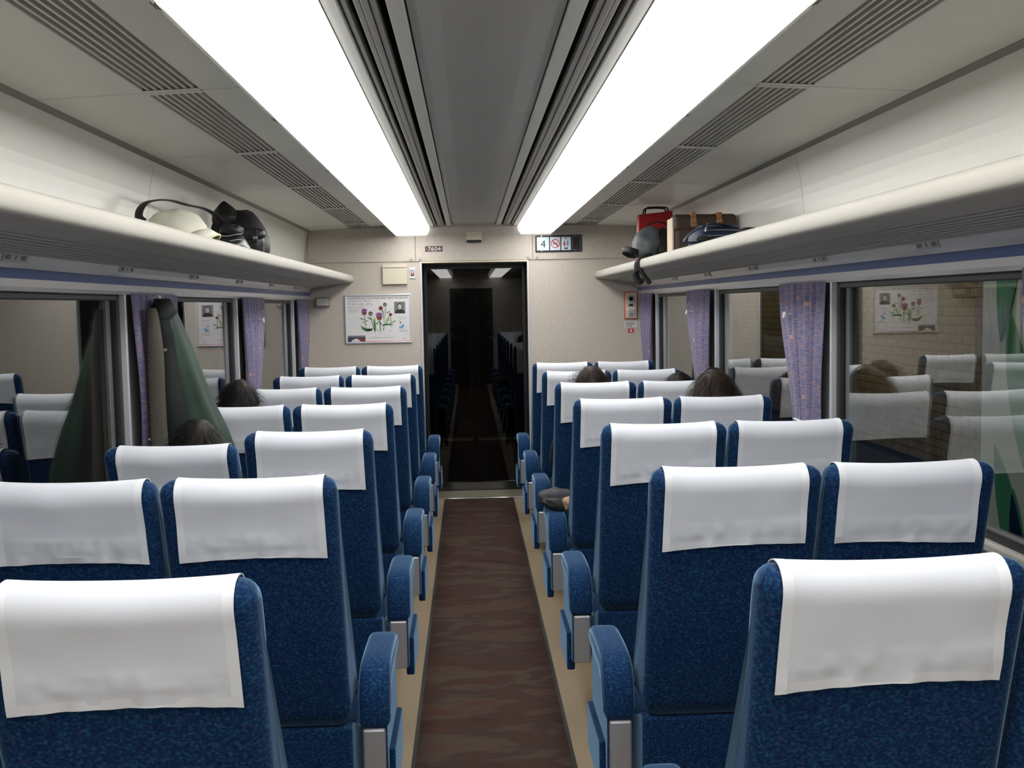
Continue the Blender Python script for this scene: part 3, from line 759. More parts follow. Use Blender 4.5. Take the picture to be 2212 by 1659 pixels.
prt([leaf(690, 1260, 480, 1215, 12, -34), leaf(955, 1160, 860, 1190, 10, 6), leaf(720, 1210, 740, 1300, 10), leaf(905, 960, 870, 920, 10), leaf(955, 965, 1025, 925, 8, 6), leaf(545, 1085, 450, 1050, 7, 8)], 'print_leaf', 'print_darkgreen', 3)
prt([leaf(930, 1150, 1005, 1010, 22, 10), leaf(590, 1190, 490, 1110, 10, 20), leaf(750, 1120, 730, 1040, 9), leaf(760, 1240, 820, 1290, 8), leaf(560, 1265, 690, 1250, 12)], 'print_leaf', 'print_lightgreen', 2)
prt([pell(545, 955, 44, 42), pell(822, 1035, 52, 56), pell(852, 880, 40, 40)], 'print_flower', 'print_brown', 4)
prt([pell(545, 912, 52, 32), pell(820, 990, 62, 36)], 'print_flower', 'print_purple', 5)
prt([pell(660, 970, 40, 38), pell(930, 818, 36, 36), pell(1030, 995, 32, 30)], 'print_flower', 'print_brown', 4)
prt([pell(660, 986, 36, 26), pell(928, 832, 30, 24)], 'print_flower', 'print_grey', 5)
def prect(u0, v0, u1, v1): a, b = pq(u0, v0), pq(u1, v1); return rect(a[0], b[0], b[1], a[1])
prt([prect(1100, 770, 1305, 978)], 'print_photo', 'print_grey', 1)
prt([pell(1205, 860, 52, 66), [pq(1110, 975), pq(1125, 925), pq(1180, 905), pq(1240, 905), pq(1290, 930), pq(1302, 975)]], 'print_photo', 'print_darkgrey', 2)
prt([pell(1205, 862, 38, 50)], 'print_photo', 'plate_grey', 3)
prt([prect(228, 1355, 555, 1465)], 'print_photo', 'print_navy', 1)
prt([[pq(300, 1440), pq(380, 1405), pq(450, 1425), pq(470, 1462), pq(300, 1462)]], 'print_photo', 'paper', 2)
prt([[pq(390, 1400), pq(555, 1410), pq(555, 1462), pq(470, 1462)], [pq(300, 1415), pq(340, 1400), pq(345, 1430)]], 'print_photo', 'print_brown', 3)
prt([prect(228, 1355, 555, 1385)], 'print_photo', 'print_grey', 2)
prt([prect(560, 1462, 1380, 1470)], 'print_line', 'print_red', 1)
prt([[pq(1183, 1240), pq(1185, 1210), pq(1220, 1195), pq(1262, 1160), pq(1280, 1185), pq(1262, 1215), pq(1262, 1240)]], 'print_map', 'print_skyblue', 1)
prt([pell(1208, 1140, 14, 14)], 'print_map', 'print_darkgrey', 1)
prt([leaf(1225, 1430, 1315, 1380, 3, 22)], 'print_line', 'print_brown', 1)
# cream box, switch, grey speaker box
def wbox(name, label, cat, u0, v0, u1, v1, d, mat, base=D, bev=.004):
    a, b = at(u0, v0, 'y', base), at(u1, v1, 'y', base)
    r = tag(empty(name, ((a.x+b.x)/2, base, b.z)), label, cat); o = Vector(r.location)
    G().box(a.x, b.x, base-d, base, b.z, a.z).build('body', mat, r, origin=o, bevel=bev)
    return r, a, b, o
r, a, b, o = wbox('wall_box', 'flat cream panel box above the poster', 'wall box', 826, 573, 880, 614, .03, 'box_cream')
G().box(a.x+.006, b.x-.006, D-.032, D-.0295, a.z-.024, a.z-.018).build('lid_seam', 'trim_grey', r, origin=o)
r, a, b, o = wbox('wall_switch', 'small silver switch plate with an orange rocker beside the door', 'switch', 884, 578, 898, 602, .008, 'aluminium')
cx, cz = (a.x+b.x)/2, (a.z+b.z)/2
G().box(cx-.014, cx+.014, D-.010, D-.007, cz-.024, cz+.024).build('bezel', 'black_plastic', r, origin=o)
G().box(cx-.010, cx+.010, D-.013, D-.009, cz-.001, cz+.019).build('rocker', 'plate_grey', r, origin=o, bevel=.001)
G().box(cx-.010, cx+.010, D-.013, D-.009, cz-.019, cz-.002).build('rocker_light', 'orange_button', r, origin=o, bevel=.001)
r, a, b, o = wbox('wall_speaker', 'small grey wall box under the luggage rack end near the poster', 'wall box', 683, 643, 714, 662, .05, 'box_grey')
G().box(a.x+.008, b.x-.008, D-.0515, D-.0495, b.z+.008, a.z-.008).build('front_plate', 'grille_slat', r, origin=o, bevel=.001)
# sensor above the door
r, a, b, o = wbox('door_sensor', 'cream door sensor box above the glass door', 'sensor', 1007, 501, 1040, 519, .05, 'box_cream', UY)
G().box(a.x+.002, b.x-.002, UY-.046, UY, b.z-.016, b.z).build('lens', 'black_plastic', r, origin=o)
# car number plate
r, a, b, o = wbox('number_plate', 'maroon plate reading 7604 above the glass door', 'number plate', 918, 532, 956, 543, .002, 'plate_maroon', UY, 0)
text('·7604·', .044, 'print_white', 'numerals', r, a.x+.006-o.x, b.z+.005-o.z, UY-.0026-o.y, width=(b.x-a.x)-.012)
# sign with four panels
a, b = at(1156, 508.5, 'y', UY), at(1257, 543.5, 'y', UY)
r = tag(empty('information_sign', ((a.x+b.x)/2, UY, b.z)), 'dark framed sign with car number 4, no smoking and toilet symbols', 'sign'); o = Vector(r.location)
G().box(a.x, b.x, UY-.012, UY, b.z, a.z).build('frame', 'sign_frame', r, origin=o, bevel=.006, seg=3)
SW = b.x-a.x; SH = a.z-b.z
def sx(u): return a.x+(u-1495)/(2078-1495)*SW
def sz(v): return a.z-(v-168)/(365-168)*SH
cells = []
for u0, u1, m in ((1515, 1665, 'sign_face'), (1680, 1805, 'sign_face'), (1820, 1937, 'sign_face'), (1955, 2058, 'black_plastic')):
    g = G().box(sx(u0), sx(u1), UY-.0135, UY-.011, sz(344), sz(192)); cells.append(g.build('symbol_panel', m, r, origin=o))
SY = UY-.0140
def sp(polys, name, mat, cell, lay=0):
    g = G()
    for p in polys: g.flat([(x-o.x, z-o.z) for x, z in p], SY-.0002*lay-o.y)
    g.build(name, mat, cells[cell])
text('4', (sz(225)-sz(316))*1.38, 'print_black', 'numeral', cells[0], sx(1558)-o.x, sz(314)-o.z, SY-o.y)
def ring(cx, cz, r0, r1, n=28):
    g = []
    for i in range(n):
        p, q = 2*math.pi*i/n, 2*math.pi*(i+1)/n
        g.append([(cx+r0*math.cos(p), cz+r0*math.sin(p)), (cx+r1*math.cos(p), cz+r1*math.sin(p)), (cx+r1*math.cos(q), cz+r1*math.sin(q)), (cx+r0*math.cos(q), cz+r0*math.sin(q))])
    return g
ncx, ncz, nr = sx(1743), sz(267), (sx(1800)-sx(1688))/2
c45 = math.sqrt(.5); nw = nr*.09
sp([rect(ncx-nr*.55, ncx+nr*.45, ncz-nr*.16, ncz+nr*.06)], 'cigarette', 'print_black', 1, 0)
sp([[(ncx+nr*.3, ncz+nr*.15), (ncx+nr*.42, ncz+nr*.15), (ncx+nr*.5, ncz+nr*.5), (ncx+nr*.38, ncz+nr*.5)]], 'smoke', 'print_grey', 1, 0)
sp(ring(ncx, ncz, nr*.82, nr)+[[(ncx-nr*.9*c45-nw, ncz+nr*.9*c45-nw), (ncx-nr*.9*c45+nw, ncz+nr*.9*c45+nw), (ncx+nr*.9*c45+nw, ncz-nr*.9*c45+nw), (ncx+nr*.9*c45-nw, ncz-nr*.9*c45-nw)]], 'prohibition_ring', 'print_red', 1, 1)
def figure(u, mat, skirt):
    k = (sx(1)-sx(0)); ku = sz(0)-sz(1); h = [disc(sx(u), sz(242), 7*k, 7*ku, 12)]
    if skirt: h.append([(sx(u-8), sz(251)), (sx(u+8), sz(251)), (sx(u+15), sz(285)), (sx(u-15), sz(285))])
    else: h.append([(sx(u-13), sz(251)), (sx(u+13), sz(251)), (sx(u+9), sz(280)), (sx(u-9), sz(280))])
    h += [rect(sx(u-7), sx(u-1), sz(306), sz(280)), rect(sx(u+1), sx(u+7), sz(306), sz(280))]
    sp(h, 'pictogram', mat, 2)
figure(1858, 'print_red', True); figure(1898, 'print_blue', False)
sp([[(sx(1868), sz(205)), (sx(1888), sz(205)), (sx(1878), sz(190))], rect(sx(1875), sx(1881), sz(222), sz(204))], 'arrow', 'print_black', 2)
sp([rect(sx(1852), sx(1902), sz(332), sz(316))], 'caption_bar', 'print_black', 2)
g = G()
for u0, u1, v0, v1 in ((1955, 2058, 192, 196), (1955, 2058, 340, 344), (1955, 1960, 192, 344), (2053, 2058, 192, 344)): g.flat([(x-o.x, z-o.z) for x, z in rect(sx(u0), sx(u1), sz(v1), sz(v0))], SY-o.y)
g.build('outline', 'print_grey', cells[3])
for u in (1572, 1995):
    for v in (180, 352): G().cyl((sx(u), UY-.0135, sz(v)), .0035, .003, 'y', 8).build('screw', 'chrome', r, origin=o)
# emergency intercom
r, a, b, o = wbox('emergency_intercom', 'red framed emergency intercom box on the end wall', 'intercom', 1348, 630, 1377, 689, .012, 'print_red')
ix0, ix1, iz0, iz1 = a.x, b.x, b.z, a.z; ih = iz1-iz0; ic = (ix0+ix1)/2
G().box(ix0+.007, ix1-.007, D-.018, D-.010, iz0+.007, iz1-.007).build('face_plate', 'box_cream', r, origin=o, bevel=.002)
g = G().cyl((ic, D-.021, iz0+ih*.74), .027, .004, 'y', 20); g.build('speaker_disc', 'box_grey', r, origin=o)
for k in range(4): G().cyl((ic, D-.0225, iz0+ih*.74), .022-.005*k, .001+.0005*k, 'y', 18).build('speaker_ring', ('grille_slat', 'box_grey')[k % 2], r, origin=o)
G().box(ic-.015, ic+.015, D-.021, D-.017, iz0+ih*.47, iz0+ih*.55).build('button_label', 'print_darkgrey', r, origin=o)
G().box(ic-.034, ic+.034, D-.026, D-.017, iz0+ih*.30, iz0+ih*.42).build('button_hood', 'print_white', r, origin=o, bevel=.003)
G().box(ic-.024, ic+.024, D-.0265, D-.0255, iz0+ih*.345, iz0+ih*.365).build('hood_print', 'print_red', r, origin=o)
G().box(ic-.030, ic+.030, D-.023, D-.017, iz0+ih*.07, iz0+ih*.29).build('button_box', 'plate_grey', r, origin=o, bevel=.003)
G().cyl((ic, D-.027, iz0+ih*.17), .016, .005, 'y', 18).build('button', 'trim_grey', r, origin=o)
a, b = at(1349, 694, 'y', D), at(1376, 707, 'y', D)
r = G().box(a.x, b.x, D-.0012, D, b.z, a.z).build('instruction_label', 'paper'); tag(r, 'white printed instruction label under the red framed intercom', 'label')
g = G()
for k, (q0, q1) in enumerate(((.08, .8), (.08, .92), (.1, .7), (.08, .6))):
    zz = a.z-(a.z-b.z)*(.2+.2*k); g.flat(rect(a.x+(b.x-a.x)*q0, a.x+(b.x-a.x)*q1, zz-.0025, zz+.0025), D-.0016)
g.build('print_line', 'print_grey', r)
a, b = at(1357, 709, 'y', D), at(1369, 719, 'y', D)
r = G().box(a.x, b.x, D-.0012, D, b.z, a.z).build('red_sticker', 'print_red'); tag(r, 'small red square sticker with a white mark below the intercom', 'sticker')
cx, cz = (a.x+b.x)/2, (a.z+b.z)/2
G().flat([(cx-.006, cz-.012), (cx+.007, cz-.012), (cx+.009, cz), (cx+.002, cz+.004), (cx+.001, cz+.012), (cx-.004, cz+.012), (cx-.004, cz), (cx-.008, cz-.003)], D-.0016).build('hand_mark', 'print_white', r)
G().flat(rect(a.x+.006, b.x-.006, a.z-.008, a.z-.005), D-.0016).build('print_line', 'print_white', r)
# dark coat hooks on the end wall beside the curtains
for u, v, lb in ((659, 673, 'small dark hook on the end wall beside the grey wall box'), (1386, 655, 'small dark hook on the end wall beside the red framed intercom')):
    p = at(u, v, 'y', D); s = -1 if u < 1000 else 1
    r = tag(empty('wall_hook', (p.x, D, p.z)), lb, 'hook', 'dark hooks on the end wall')
    G().cyl((0, -.006, 0), .012, .006, 'y', 12).build('plate', 'trim_grey', r)
    G().tube([(0, -.004, 0), (0, -.03, -.004), (-.006*s, -.05, .004), (-.012*s, -.055, .02)], .005, 8).build('prong', 'trim_grey', r)

# ================================================================= CURTAINS
def make_curtain(s, yp, label, wt=.60, wb=.31, seed=1, bottom=.94):
    """gathered curtain hung beside the pillar that starts at yp"""
    rnd = random.Random(seed)
    r = tag(empty('curtain', (s*1.285, yp+.3, bottom)), label, 'curtain', 'window curtains'); o = Vector(r.location)
    nz, nx = 20, 64; V = []; uv = []; Fc = []; ph = rnd.uniform(0, 6)
    for j in range(nz+1):
        q = j/nz; z = 1.598-(1.598-bottom)*q
        wd = wt+(wb-wt)*smooth01(q, .0, .92) + (0.02 if q > .96 else 0)
        st = .05+.05*smooth01(q, 0, .9)
        amp = .012+.010*q
        for k in range(nx+1):
            t = k/nx
            y = yp+st+t*wd + .006*math.sin(t*60+ph)
            x = 1.288 - amp*(math.sin(t*44+ph+.6*math.sin(q*3))+.4*math.sin(t*91+ph*2))*.62 - .006*math.sin(q*3.1)
            x = min(x, 1.299)
            V.append((s*x-o.x, y-o.y, z-o.z)); uv.append((t, q))
    for j in range(nz):
        for k in range(nx):
            a = j*(nx+1)+k; Fc.append((a, a+1, a+nx+2, a+nx+1))
    g = G(); g.add(V, Fc); g.uv = uv
    g.build('cloth', 'curtain', r, smooth=True, solid=.002)
    zt = 1.05
    G().tube([(s*1.268, yp+.11, zt), (s*1.266, yp+.2, zt-.003), (s*1.268, yp+.33, zt)], .009, 8, flat=.004).build('tie_clip', 'aluminium', r, origin=o)
    return r
make_curtain(-1, 3.94, 'purple patterned curtain behind the green coat', seed=2)
make_curtain(-1, 5.82, 'purple patterned curtain one window beyond the green coat', .62, .34, seed=3)
make_curtain(-1, 7.68, 'purple patterned curtain in the corner by the grey wall box', .56, .34, seed=4)
make_curtain(-1, 2.06, 'purple patterned curtain on the pillar before the green coat, poster side', .45, .28, seed=9)
make_curtain(1, 2.06, 'purple patterned curtain at the window with green leaves outside', .43, .28, seed=5)
make_curtain(1, 3.94, 'purple curtain at the far side of the window with green leaves outside', .58, .30, seed=6)
make_curtain(1, 5.82, 'purple patterned curtain below the brown satchel', .62, .30, seed=7)
make_curtain(1, 7.68, 'purple patterned curtain in the corner by the red framed intercom', .56, .32, seed=8)
def make_hook(s, y, z, label):
    r = tag(empty('coat_hook', (s*1.30, y, z)), label, 'hook', 'white coat hooks beside the curtains')
    x = -s*.9; r.scale = (1, .7, .7)
    G().box(*sorted((0, x*.055)), -.008, .008, -.004, .004).build('stem', 'hook_white', r, bevel=.002)
    G().tube([(x*.053, -.014, .012), (x*.056, -.014, -.012), (x*.058, -.008, -.022), (x*.058, .008, -.022), (x*.056, .014, -.012), (x*.053, .014, .012)], .0045, 8).build('loop', 'hook_white', r)
make_hook(1, 4.36, 1.475, 'white coat hook over the wide purple curtain by the leaf panel window')
make_hook(1, 6.34, 1.475, 'white coat hook over the purple curtain below the brown satchel')
make_hook(-1, 6.28, 1.475, 'white coat hook over the purple curtain beyond the green coat')
make_hook(-1, 4.20, 1.585, 'white hook carrying the green coat')

# ================================================================= COATS ON THE HOOK
def hanging(name, label, cat, secs, mat, n=44, folds=7, seed=1):
    """secs: (z, x0, x1, y0, y1) down the garment; a closed folded drape"""
    e = secs[-1]
    r = tag(empty(name, ((e[1]+e[2])/2, (e[3]+e[4])/2, e[0])), label, cat); o = Vector(r.location); S = []
    m = 22
    A = spline([(a[0], a[1], a[2]) for a in secs], m); B = spline([(a[3], a[4], 0) for a in secs], m)
    for i, (p, q) in enumerate(zip(A, B)):
        k = i/(m-1); ring_ = []
        for j in range(n):
            a = 2*math.pi*j/n; c, sn = math.cos(a), math.sin(a)
            w_ = 1-.16*k*(.5+.5*math.sin(folds*a+seed+k*1.5))
            c2 = math.copysign(abs(c)**.75, c)*w_; s2 = math.copysign(abs(sn)**.75, sn)*w_
            ring_.append(((p.y+p.z)/2+(p.z-p.y)/2*c2-o.x, (q.x+q.y)/2+(q.y-q.x)/2*s2-o.y, p.x-o.z))
        S.append(ring_)
    G().loft(S).build('body', mat, r, smooth=True)
    return r, o
cr, co_ = hanging('green_coat', 'dark green coat hanging from a hook beside the window', 'coat',
    [(1.572, -1.262, -1.215, 4.17, 4.22), (1.55, -1.262, -1.20, 4.15, 4.25), (1.46, -1.262, -1.168, 4.13, 4.29), (1.36, -1.262, -1.13, 4.12, 4.31), (1.20, -1.262, -1.075, 4.12, 4.31),
     (1.05, -1.262, -1.01, 4.12, 4.315), (.90, -1.262, -.965, 4.12, 4.315), (.76, -1.262, -.95, 4.12, 4.315)], 'coat_green', seed=2)
# stand-up collar: a curved band around the hook, its front corner hanging down
S = []
for i in range(15):
    q = i/14; a = math.radians(150+250*q); cx = -1.236+.020*math.cos(a); cy = 4.185+.036*math.sin(a)
    drop = .05+.05*math.exp(-((q-.55)/.2)**2)
    out = (math.cos(a)*.016, math.sin(a)*.018)
    S.append([(cx-co_.x, cy-co_.y, 1.578-co_.z), (cx+out[0]*.5-co_.x, cy+out[1]*.5-co_.y, 1.580-co_.z), (cx+out[0]*1.4-co_.x, cy+out[1]*1.4-co_.y, 1.578-drop*.6-co_.z), (cx+out[0]*2-co_.x, cy+out[1]*2-co_.y, 1.578-drop-co_.z), (cx+out[0]*1.2-co_.x, cy+out[1]*1.2-co_.y, 1.578-drop-co_.z), (cx-co_.x, cy-co_.y, 1.545-co_.z)])
G().loft(S).build('collar', 'coat_dark', cr, smooth=True)
S = []
for i in range(16):
    z = 1.50-.05*i; x = -1.236+(1.5-z)*.055; y = 4.118+.012*math.sin(i*.7)-.006
    S.append([(x-.022-co_.x, y-co_.y, z-co_.z), (x+.0-co_.x, y-.012-co_.y, z-co_.z), (x+.045+.07*(1.5-z)-co_.x, y-.002-co_.y, z-co_.z), (x+.045+.07*(1.5-z)-co_.x, y+.03-co_.y, z-co_.z), (x-.022-co_.x, y+.03-co_.y, z-co_.z)])
G().loft(S).build('placket', 'coat_dark', cr, smooth=True)
for z in (1.385, 1.20, 1.02):
    G().cyl((-1.228+(1.5-z)*.06+.012-co_.x, 4.098-co_.y, z-co_.z), .006, .006, 'y', 12).build('button', 'brushed', cr)
tw, to_ = hanging('tweed_jacket', 'grey brown tweed jacket hanging next to the green coat', 'jacket',
    [(1.545, -1.262, -1.235, 4.05, 4.085), (1.52, -1.263, -1.222, 4.03, 4.095), (1.38, -1.263, -1.205, 4.01, 4.10), (1.20, -1.263, -1.203, 4.005, 4.10), (1.02, -1.263, -1.198, 4.00, 4.10), (.82, -1.263, -1.19, 4.00, 4.10)], 'tweed', folds=4, seed=5)

# ================================================================= LUGGAGE
SHELF = {-1: lambda x: 1.745-(abs(x)-1.02)*.033, 1: lambda x: 1.745-(abs(x)-1.02)*.033}
def softbox(g, c, h, p=3.5, nu=28, nv=18, ns=.03, seed=0, taper=0, lean=(0, 0)):
    """rounded, slightly lumpy box: centre c, half sizes h"""
    def fn(d):
        m = (abs(d.x)**p+abs(d.y)**p+abs(d.z)**p)**(-1/p)
        return m*(1+ns*mnoise.noise(Vector((d.x*1.7+seed, d.y*1.7, d.z*1.7-seed))))
    k = len(g.v); g.ell((0, 0, 0), h, nu, nv, fn)
    for i in range(k, len(g.v)):
        x, y, z = g.v[i]; q = z/h[2]; f = 1-taper*max(0, q)
        g.v[i] = (c[0]+x*f+lean[0]*(q+1)/2, c[1]+y*f+lean[1]*(q+1)/2, c[2]+z)
    return g
# --- black rucksack (left rack)
r = tag(empty('rucksack', (-1.14, 5.22, 1.745)), 'large black rucksack with buckled pocket on the luggage rack', 'bag'); o = Vector(r.location)
g = G(); softbox(g, (-1.135, 5.24, 1.755+.125), (.135, .14, .135), 3.0, ns=.10, seed=3, taper=.25, lean=(-.03, 0)); g.build('body', 'bag_black', r, smooth=True, origin=o)
g = G(); softbox(g, (-1.195, 5.18, 1.978), (.065, .085, .068), 2.2, ns=.22, seed=5, taper=.6, lean=(-.012, -.01)); g.build('top_flap', 'bag_black', r, smooth=True, origin=o)
g = G(); softbox(g, (-1.075, 5.085, 1.835), (.066, .03, .075), 3.2, ns=.08, seed=8); pk = g.build('pocket', 'bag_black_shiny', r, smooth=True, origin=o)
g = G(); softbox(g, (-1.07, 5.062, 1.885), (.072, .022, .028), 3.2, ns=.08, seed=9); g.build('pocket_flap', 'bag_black_shiny', r, smooth=True, origin=o)
for dx in (-.03, .032):
    G().box(-1.07+dx-.008, -1.07+dx+.008, 5.034, 5.046, 1.845, 1.905).build('buckle_strap', 'black_plastic', r, origin=o, bevel=.002)
    G().box(-1.07+dx-.011, -1.07+dx+.011, 5.028, 5.042, 1.858, 1.872).build('buckle', 'trim_grey', r, origin=o, bevel=.003)
for dx, z in ((-.115, 1.835), (-.09, 1.815)):
    G().tube([(-1.075+dx, 5.088, z+.03), (-1.073+dx, 5.08, z), (-1.07+dx, 5.085, z-.03)], .005, 8).build('zip_pull', 'chrome', r, origin=o)
# carrying strap loop, arching towards the cap
P = [at(u, v, 'y', y) for u, v, y in ((478, 482, 5.02), (462, 462, 4.9), (438, 450, 4.7), (405, 443, 4.5), (372, 434, 4.35), (345, 432, 4.22), (318, 437, 4.12), (304, 450, 4.06), (300, 468, 4.04), (310, 478, 4.06))]
G().tube(spline(P, 40), .016, 8, flat=.0035, up=(0, 0, 1)).build('shoulder_strap', 'bag_black', r, smooth=True, origin=o)
# --- white cap
p0 = at(380, 505, 'y', 4.0)
r = tag(empty('white_cap', (-1.10, 4.02, 1.745)), 'white cloth cap with a curved peak on the luggage rack', 'cap'); o = Vector(r.location)
def capfn(d): return 1+.05*mnoise.noise(d*3.1)-.04*abs(math.sin(3*math.atan2(d.y, d.x)))*max(0, d.z)
g = G(); g.ell((-1.13, 4.02, 1.80), (.125, .11, .108), 32, 18, capfn)
g.v = [(x, y, max(z, 1.752)) for x, y, z in g.v]; g.build('crown', 'cap_white', r, smooth=True, origin=o)
S = []
for i in range(13):
    q = -1+2*i/12; yy = 4.0+.088*q
    cx = -1.035; ln = .075*math.sqrt(max(.02, 1-q*q))
    S.append([(cx-.03, yy, 1.80+.025*(1-q*q)), (cx+ln*.5, yy-.02, 1.802+.030*(1-q*q)), (cx+ln, yy-.03, 1.776+.034*(1-q*q)), (cx+ln, yy-.03, 1.772+.034*(1-q*q)), (cx+ln*.5, yy-.02, 1.797+.030*(1-q*q)), (cx-.03, yy, 1.794+.025*(1-q*q))])
bo = G().loft(S).build('peak', 'cap_white', r, smooth=True, origin=o)
G().tube([(q[2][0]-o.x+.001, q[2][1]-o.y, q[2][2]-o.z-.002) for q in S], .0035, 8).build('peak_edge', 'cap_edge', bo, smooth=True)
# --- striped dark folded cloth bag between cap and rucksack
r = tag(empty('folded_bag', (-1.07, 4.62, 1.745)), 'dark folded bag with pale stripes between cap and rucksack', 'bag'); o = Vector(r.location)
g = G(); softbox(g, (-1.075, 4.62, 1.80), (.085, .10, .058), 3, ns=.14, seed=12, taper=.2); g.build('body', 'bag_black_shiny', r, smooth=True, origin=o)
for k in range(3):
    G().tube([(-1.155+.02*i, 4.525-.006*math.sin(i*1.1)+.01*abs(i-4)*.3, 1.80+.022*k+.004*math.sin(i)) for i in range(9)], .0022, 6).build('stripe', 'plate_grey', r, origin=o)
g = G(); softbox(g, (-1.045, 4.58, 1.865), (.045, .06, .026), 2.6, ns=.2, seed=15); g.build('flap', 'bag_black', r, smooth=True, origin=o)
# --- red paper bag (right rack)
r = tag(empty('paper_bag', (1.13, 6.66, 1.74)), 'red paper carrier bag with black handles on the luggage rack', 'bag'); o = Vector(r.location)
z0 = 1.745; x0, x1, ya, yb, zt = 1.0, 1.23, 6.58, 6.70, 2.075
g = G(); tk = .002
for a, b, c, d in ((x0, x1, ya, ya+tk), (x0, x1, yb-tk, yb), (x0, x0+tk, ya+tk, yb-tk), (x1-tk, x1, ya+tk, yb-tk)): g.box(a, b, c, d, z0, zt)
g.box(x0, x1, ya, yb, z0, z0+tk)
g.v = [(x+(.012 if z > 2 and x < 1.1 else (-.01 if z > 2 else 0)), y+(.02 if z > 2 and y < 6.64 else (-.015 if z > 2 else 0)), z+(.02 if (z > 2 and x > 1.1) else 0)) for x, y, z in g.v]
g.build('body', 'bag_red', r, origin=o)
for y in (ya+.024, yb-.02):
    G().tube(spline([(1.05, y, 2.05), (1.055, y, 2.11), (1.09, y-.01, 2.118), (1.15, y-.01, 2.118), (1.19, y, 2.11), (1.195, y, 2.06)], 20), .005, 8).build('handle', 'black_plastic', r, smooth=True, origin=o)
# --- grey day pack lolling over the rack edge
r = tag(empty('day_pack', (1.03, 6.30, 1.76)), 'grey and black day pack slumped over the rack edge in front of the red bag', 'bag'); o = Vector(r.location)
g = G(); softbox(g, (1.00, 6.30, 1.882), (.085, .10, .10), 2.4, ns=.20, seed=21, taper=.25, lean=(.03, .02)); g.build('body', 'bag_grey', r, smooth=True, origin=o)
g = G(); softbox(g, (1.085, 6.32, 1.87), (.045, .10, .10), 3, ns=.08, seed=22, taper=.2, lean=(.02, .02)); g.build('back_panel', 'bag_black', r, smooth=True, origin=o)
P = [(.945, 6.24, 1.825), (.90, 6.22, 1.838), (.865, 6.24, 1.842), (.86, 6.27, 1.835), (.90, 6.30, 1.815), (.945, 6.30, 1.81)]
G().tube(spline(P, 24), .004, 8, flat=.018, up=(0, 0, 1)).build('side_strap', 'bag_black', r, smooth=True, origin=o)
for P in ([(1.0, 6.205, 1.80), (.965, 6.20, 1.79), (.930, 6.20, 1.76), (.932, 6.20, 1.70), (.945, 6.20, 1.665), (.97, 6.20, 1.655)], [(1.01, 6.21, 1.80), (.975, 6.19, 1.795), (.937, 6.185, 1.77), (.935, 6.185, 1.72), (.915, 6.185, 1.705), (.925, 6.185, 1.67), (.955, 6.185, 1.64)],
          [(1.02, 6.20, 1.81), (.98, 6.17, 1.80), (.938, 6.165, 1.775), (.955, 6.165, 1.71), (.985, 6.165, 1.665), (1.0, 6.165, 1.64)]):
    G().tube(spline(P, 24), .013, 8, flat=.004, up=(0, 1, 0)).build('hanging_strap', 'bag_black', r, smooth=True, origin=o)
G().tube(spline([(1.0, 6.24, 1.985), (1.06, 6.23, 2.0), (1.12, 6.25, 1.985), (1.13, 6.30, 1.96)], 14), .009, 8, flat=.004).build('grab_handle', 'bag_black', r, smooth=True, origin=o)
# --- small pale cone-like tag under the pack
# --- brown satchel with tan buckled straps
r = tag(empty('satchel', (1.15, 5.40, 1.745)), 'dark brown satchel with two tan leather straps on the luggage rack', 'bag'); o = Vector(r.location)
def rbox(x0, x1, y0, y1, z0, z1): return G().box(x0, x1, y0, y1, z0, z1)
rbox(.985, 1.305, 5.36, 5.50, 1.745, 1.965).build('body', 'bag_brown', r, origin=o, bevel=.03, seg=4)
rbox(.983, 1.307, 5.352, 5.46, 1.885, 1.972).build('flap', 'bag_brown', r, origin=o, bevel=.022, seg=4)
rbox(.976, .990, 5.362, 5.49, 1.752, 1.955).build('end_panel', 'bag_cream', r, origin=o, bevel=.009, seg=3)
for x in (1.085, 1.215):
    st = rbox(x-.013, x+.013, 5.342, 5.362, 1.905, 1.958).build('buckle_strap', 'leather_tan', r, origin=o, bevel=.004)
    rbox(x-.014, x+.014, 5.345, 5.44, 1.957, 1.978).build('strap_loop', 'leather_tan', r, origin=o, bevel=.004)
    G().tube([(x-.015, 5.338, 1.935), (x+.015, 5.338, 1.935), (x+.015, 5.338, 1.915), (x-.015, 5.338, 1.915), (x-.015, 5.338, 1.935)], .0025, 6).build('buckle', 'brushed', r, origin=o)
# --- navy pinstriped bag with a long strap
r = tag(empty('navy_bag', (1.10, 4.92, 1.745)), 'navy blue bag with pale pinstripes and a looped strap on the luggage rack', 'bag'); o = Vector(r.location)
g = G(); softbox(g, (1.10, 4.93, 1.815), (.125, .12, .072), 3.4, ns=.05, seed=31, taper=.15); g.build('body', 'bag_navy', r, smooth=True, origin=o)
for z, yy in ((1.80, 4.808), (1.825, 4.81), (1.85, 4.818), (1.872, 4.845)):
    G().tube([(.995+.025*i, yy-.001+.0012*(i-4)**2*.5, z+.004*math.sin(i*.4)) for i in range(9)], .0018, 6).build('pinstripe', 'pinstripe', r, origin=o)
P = [(1.16, 4.86, 1.87), (1.08, 4.82, 1.882), (1.02, 4.80, 1.872), (.955, 4.79, 1.84), (.925, 4.79, 1.81), (.93, 4.79, 1.798), (.97, 4.785, 1.797), (1.02, 4.79, 1.80), (1.06, 4.80, 1.815)]
G().tube(spline(P, 36), .017, 8, flat=.004, up=(0, 0, 1)).build('shoulder_strap', 'bag_navy', r, smooth=True, origin=o)
g = G(); g.tube([(1.03, 4.80, 1.88), (1.02, 4.79, 1.862), (1.018, 4.788, 1.845)], .005, 8); g.build('zip_pull', 'chrome', r, origin=o)
G().tube([(1.165, 4.80, 1.83), (1.16, 4.795, 1.80), (1.15, 4.797, 1.785)], .004, 8).build('strap_ring', 'chrome', r, origin=o)
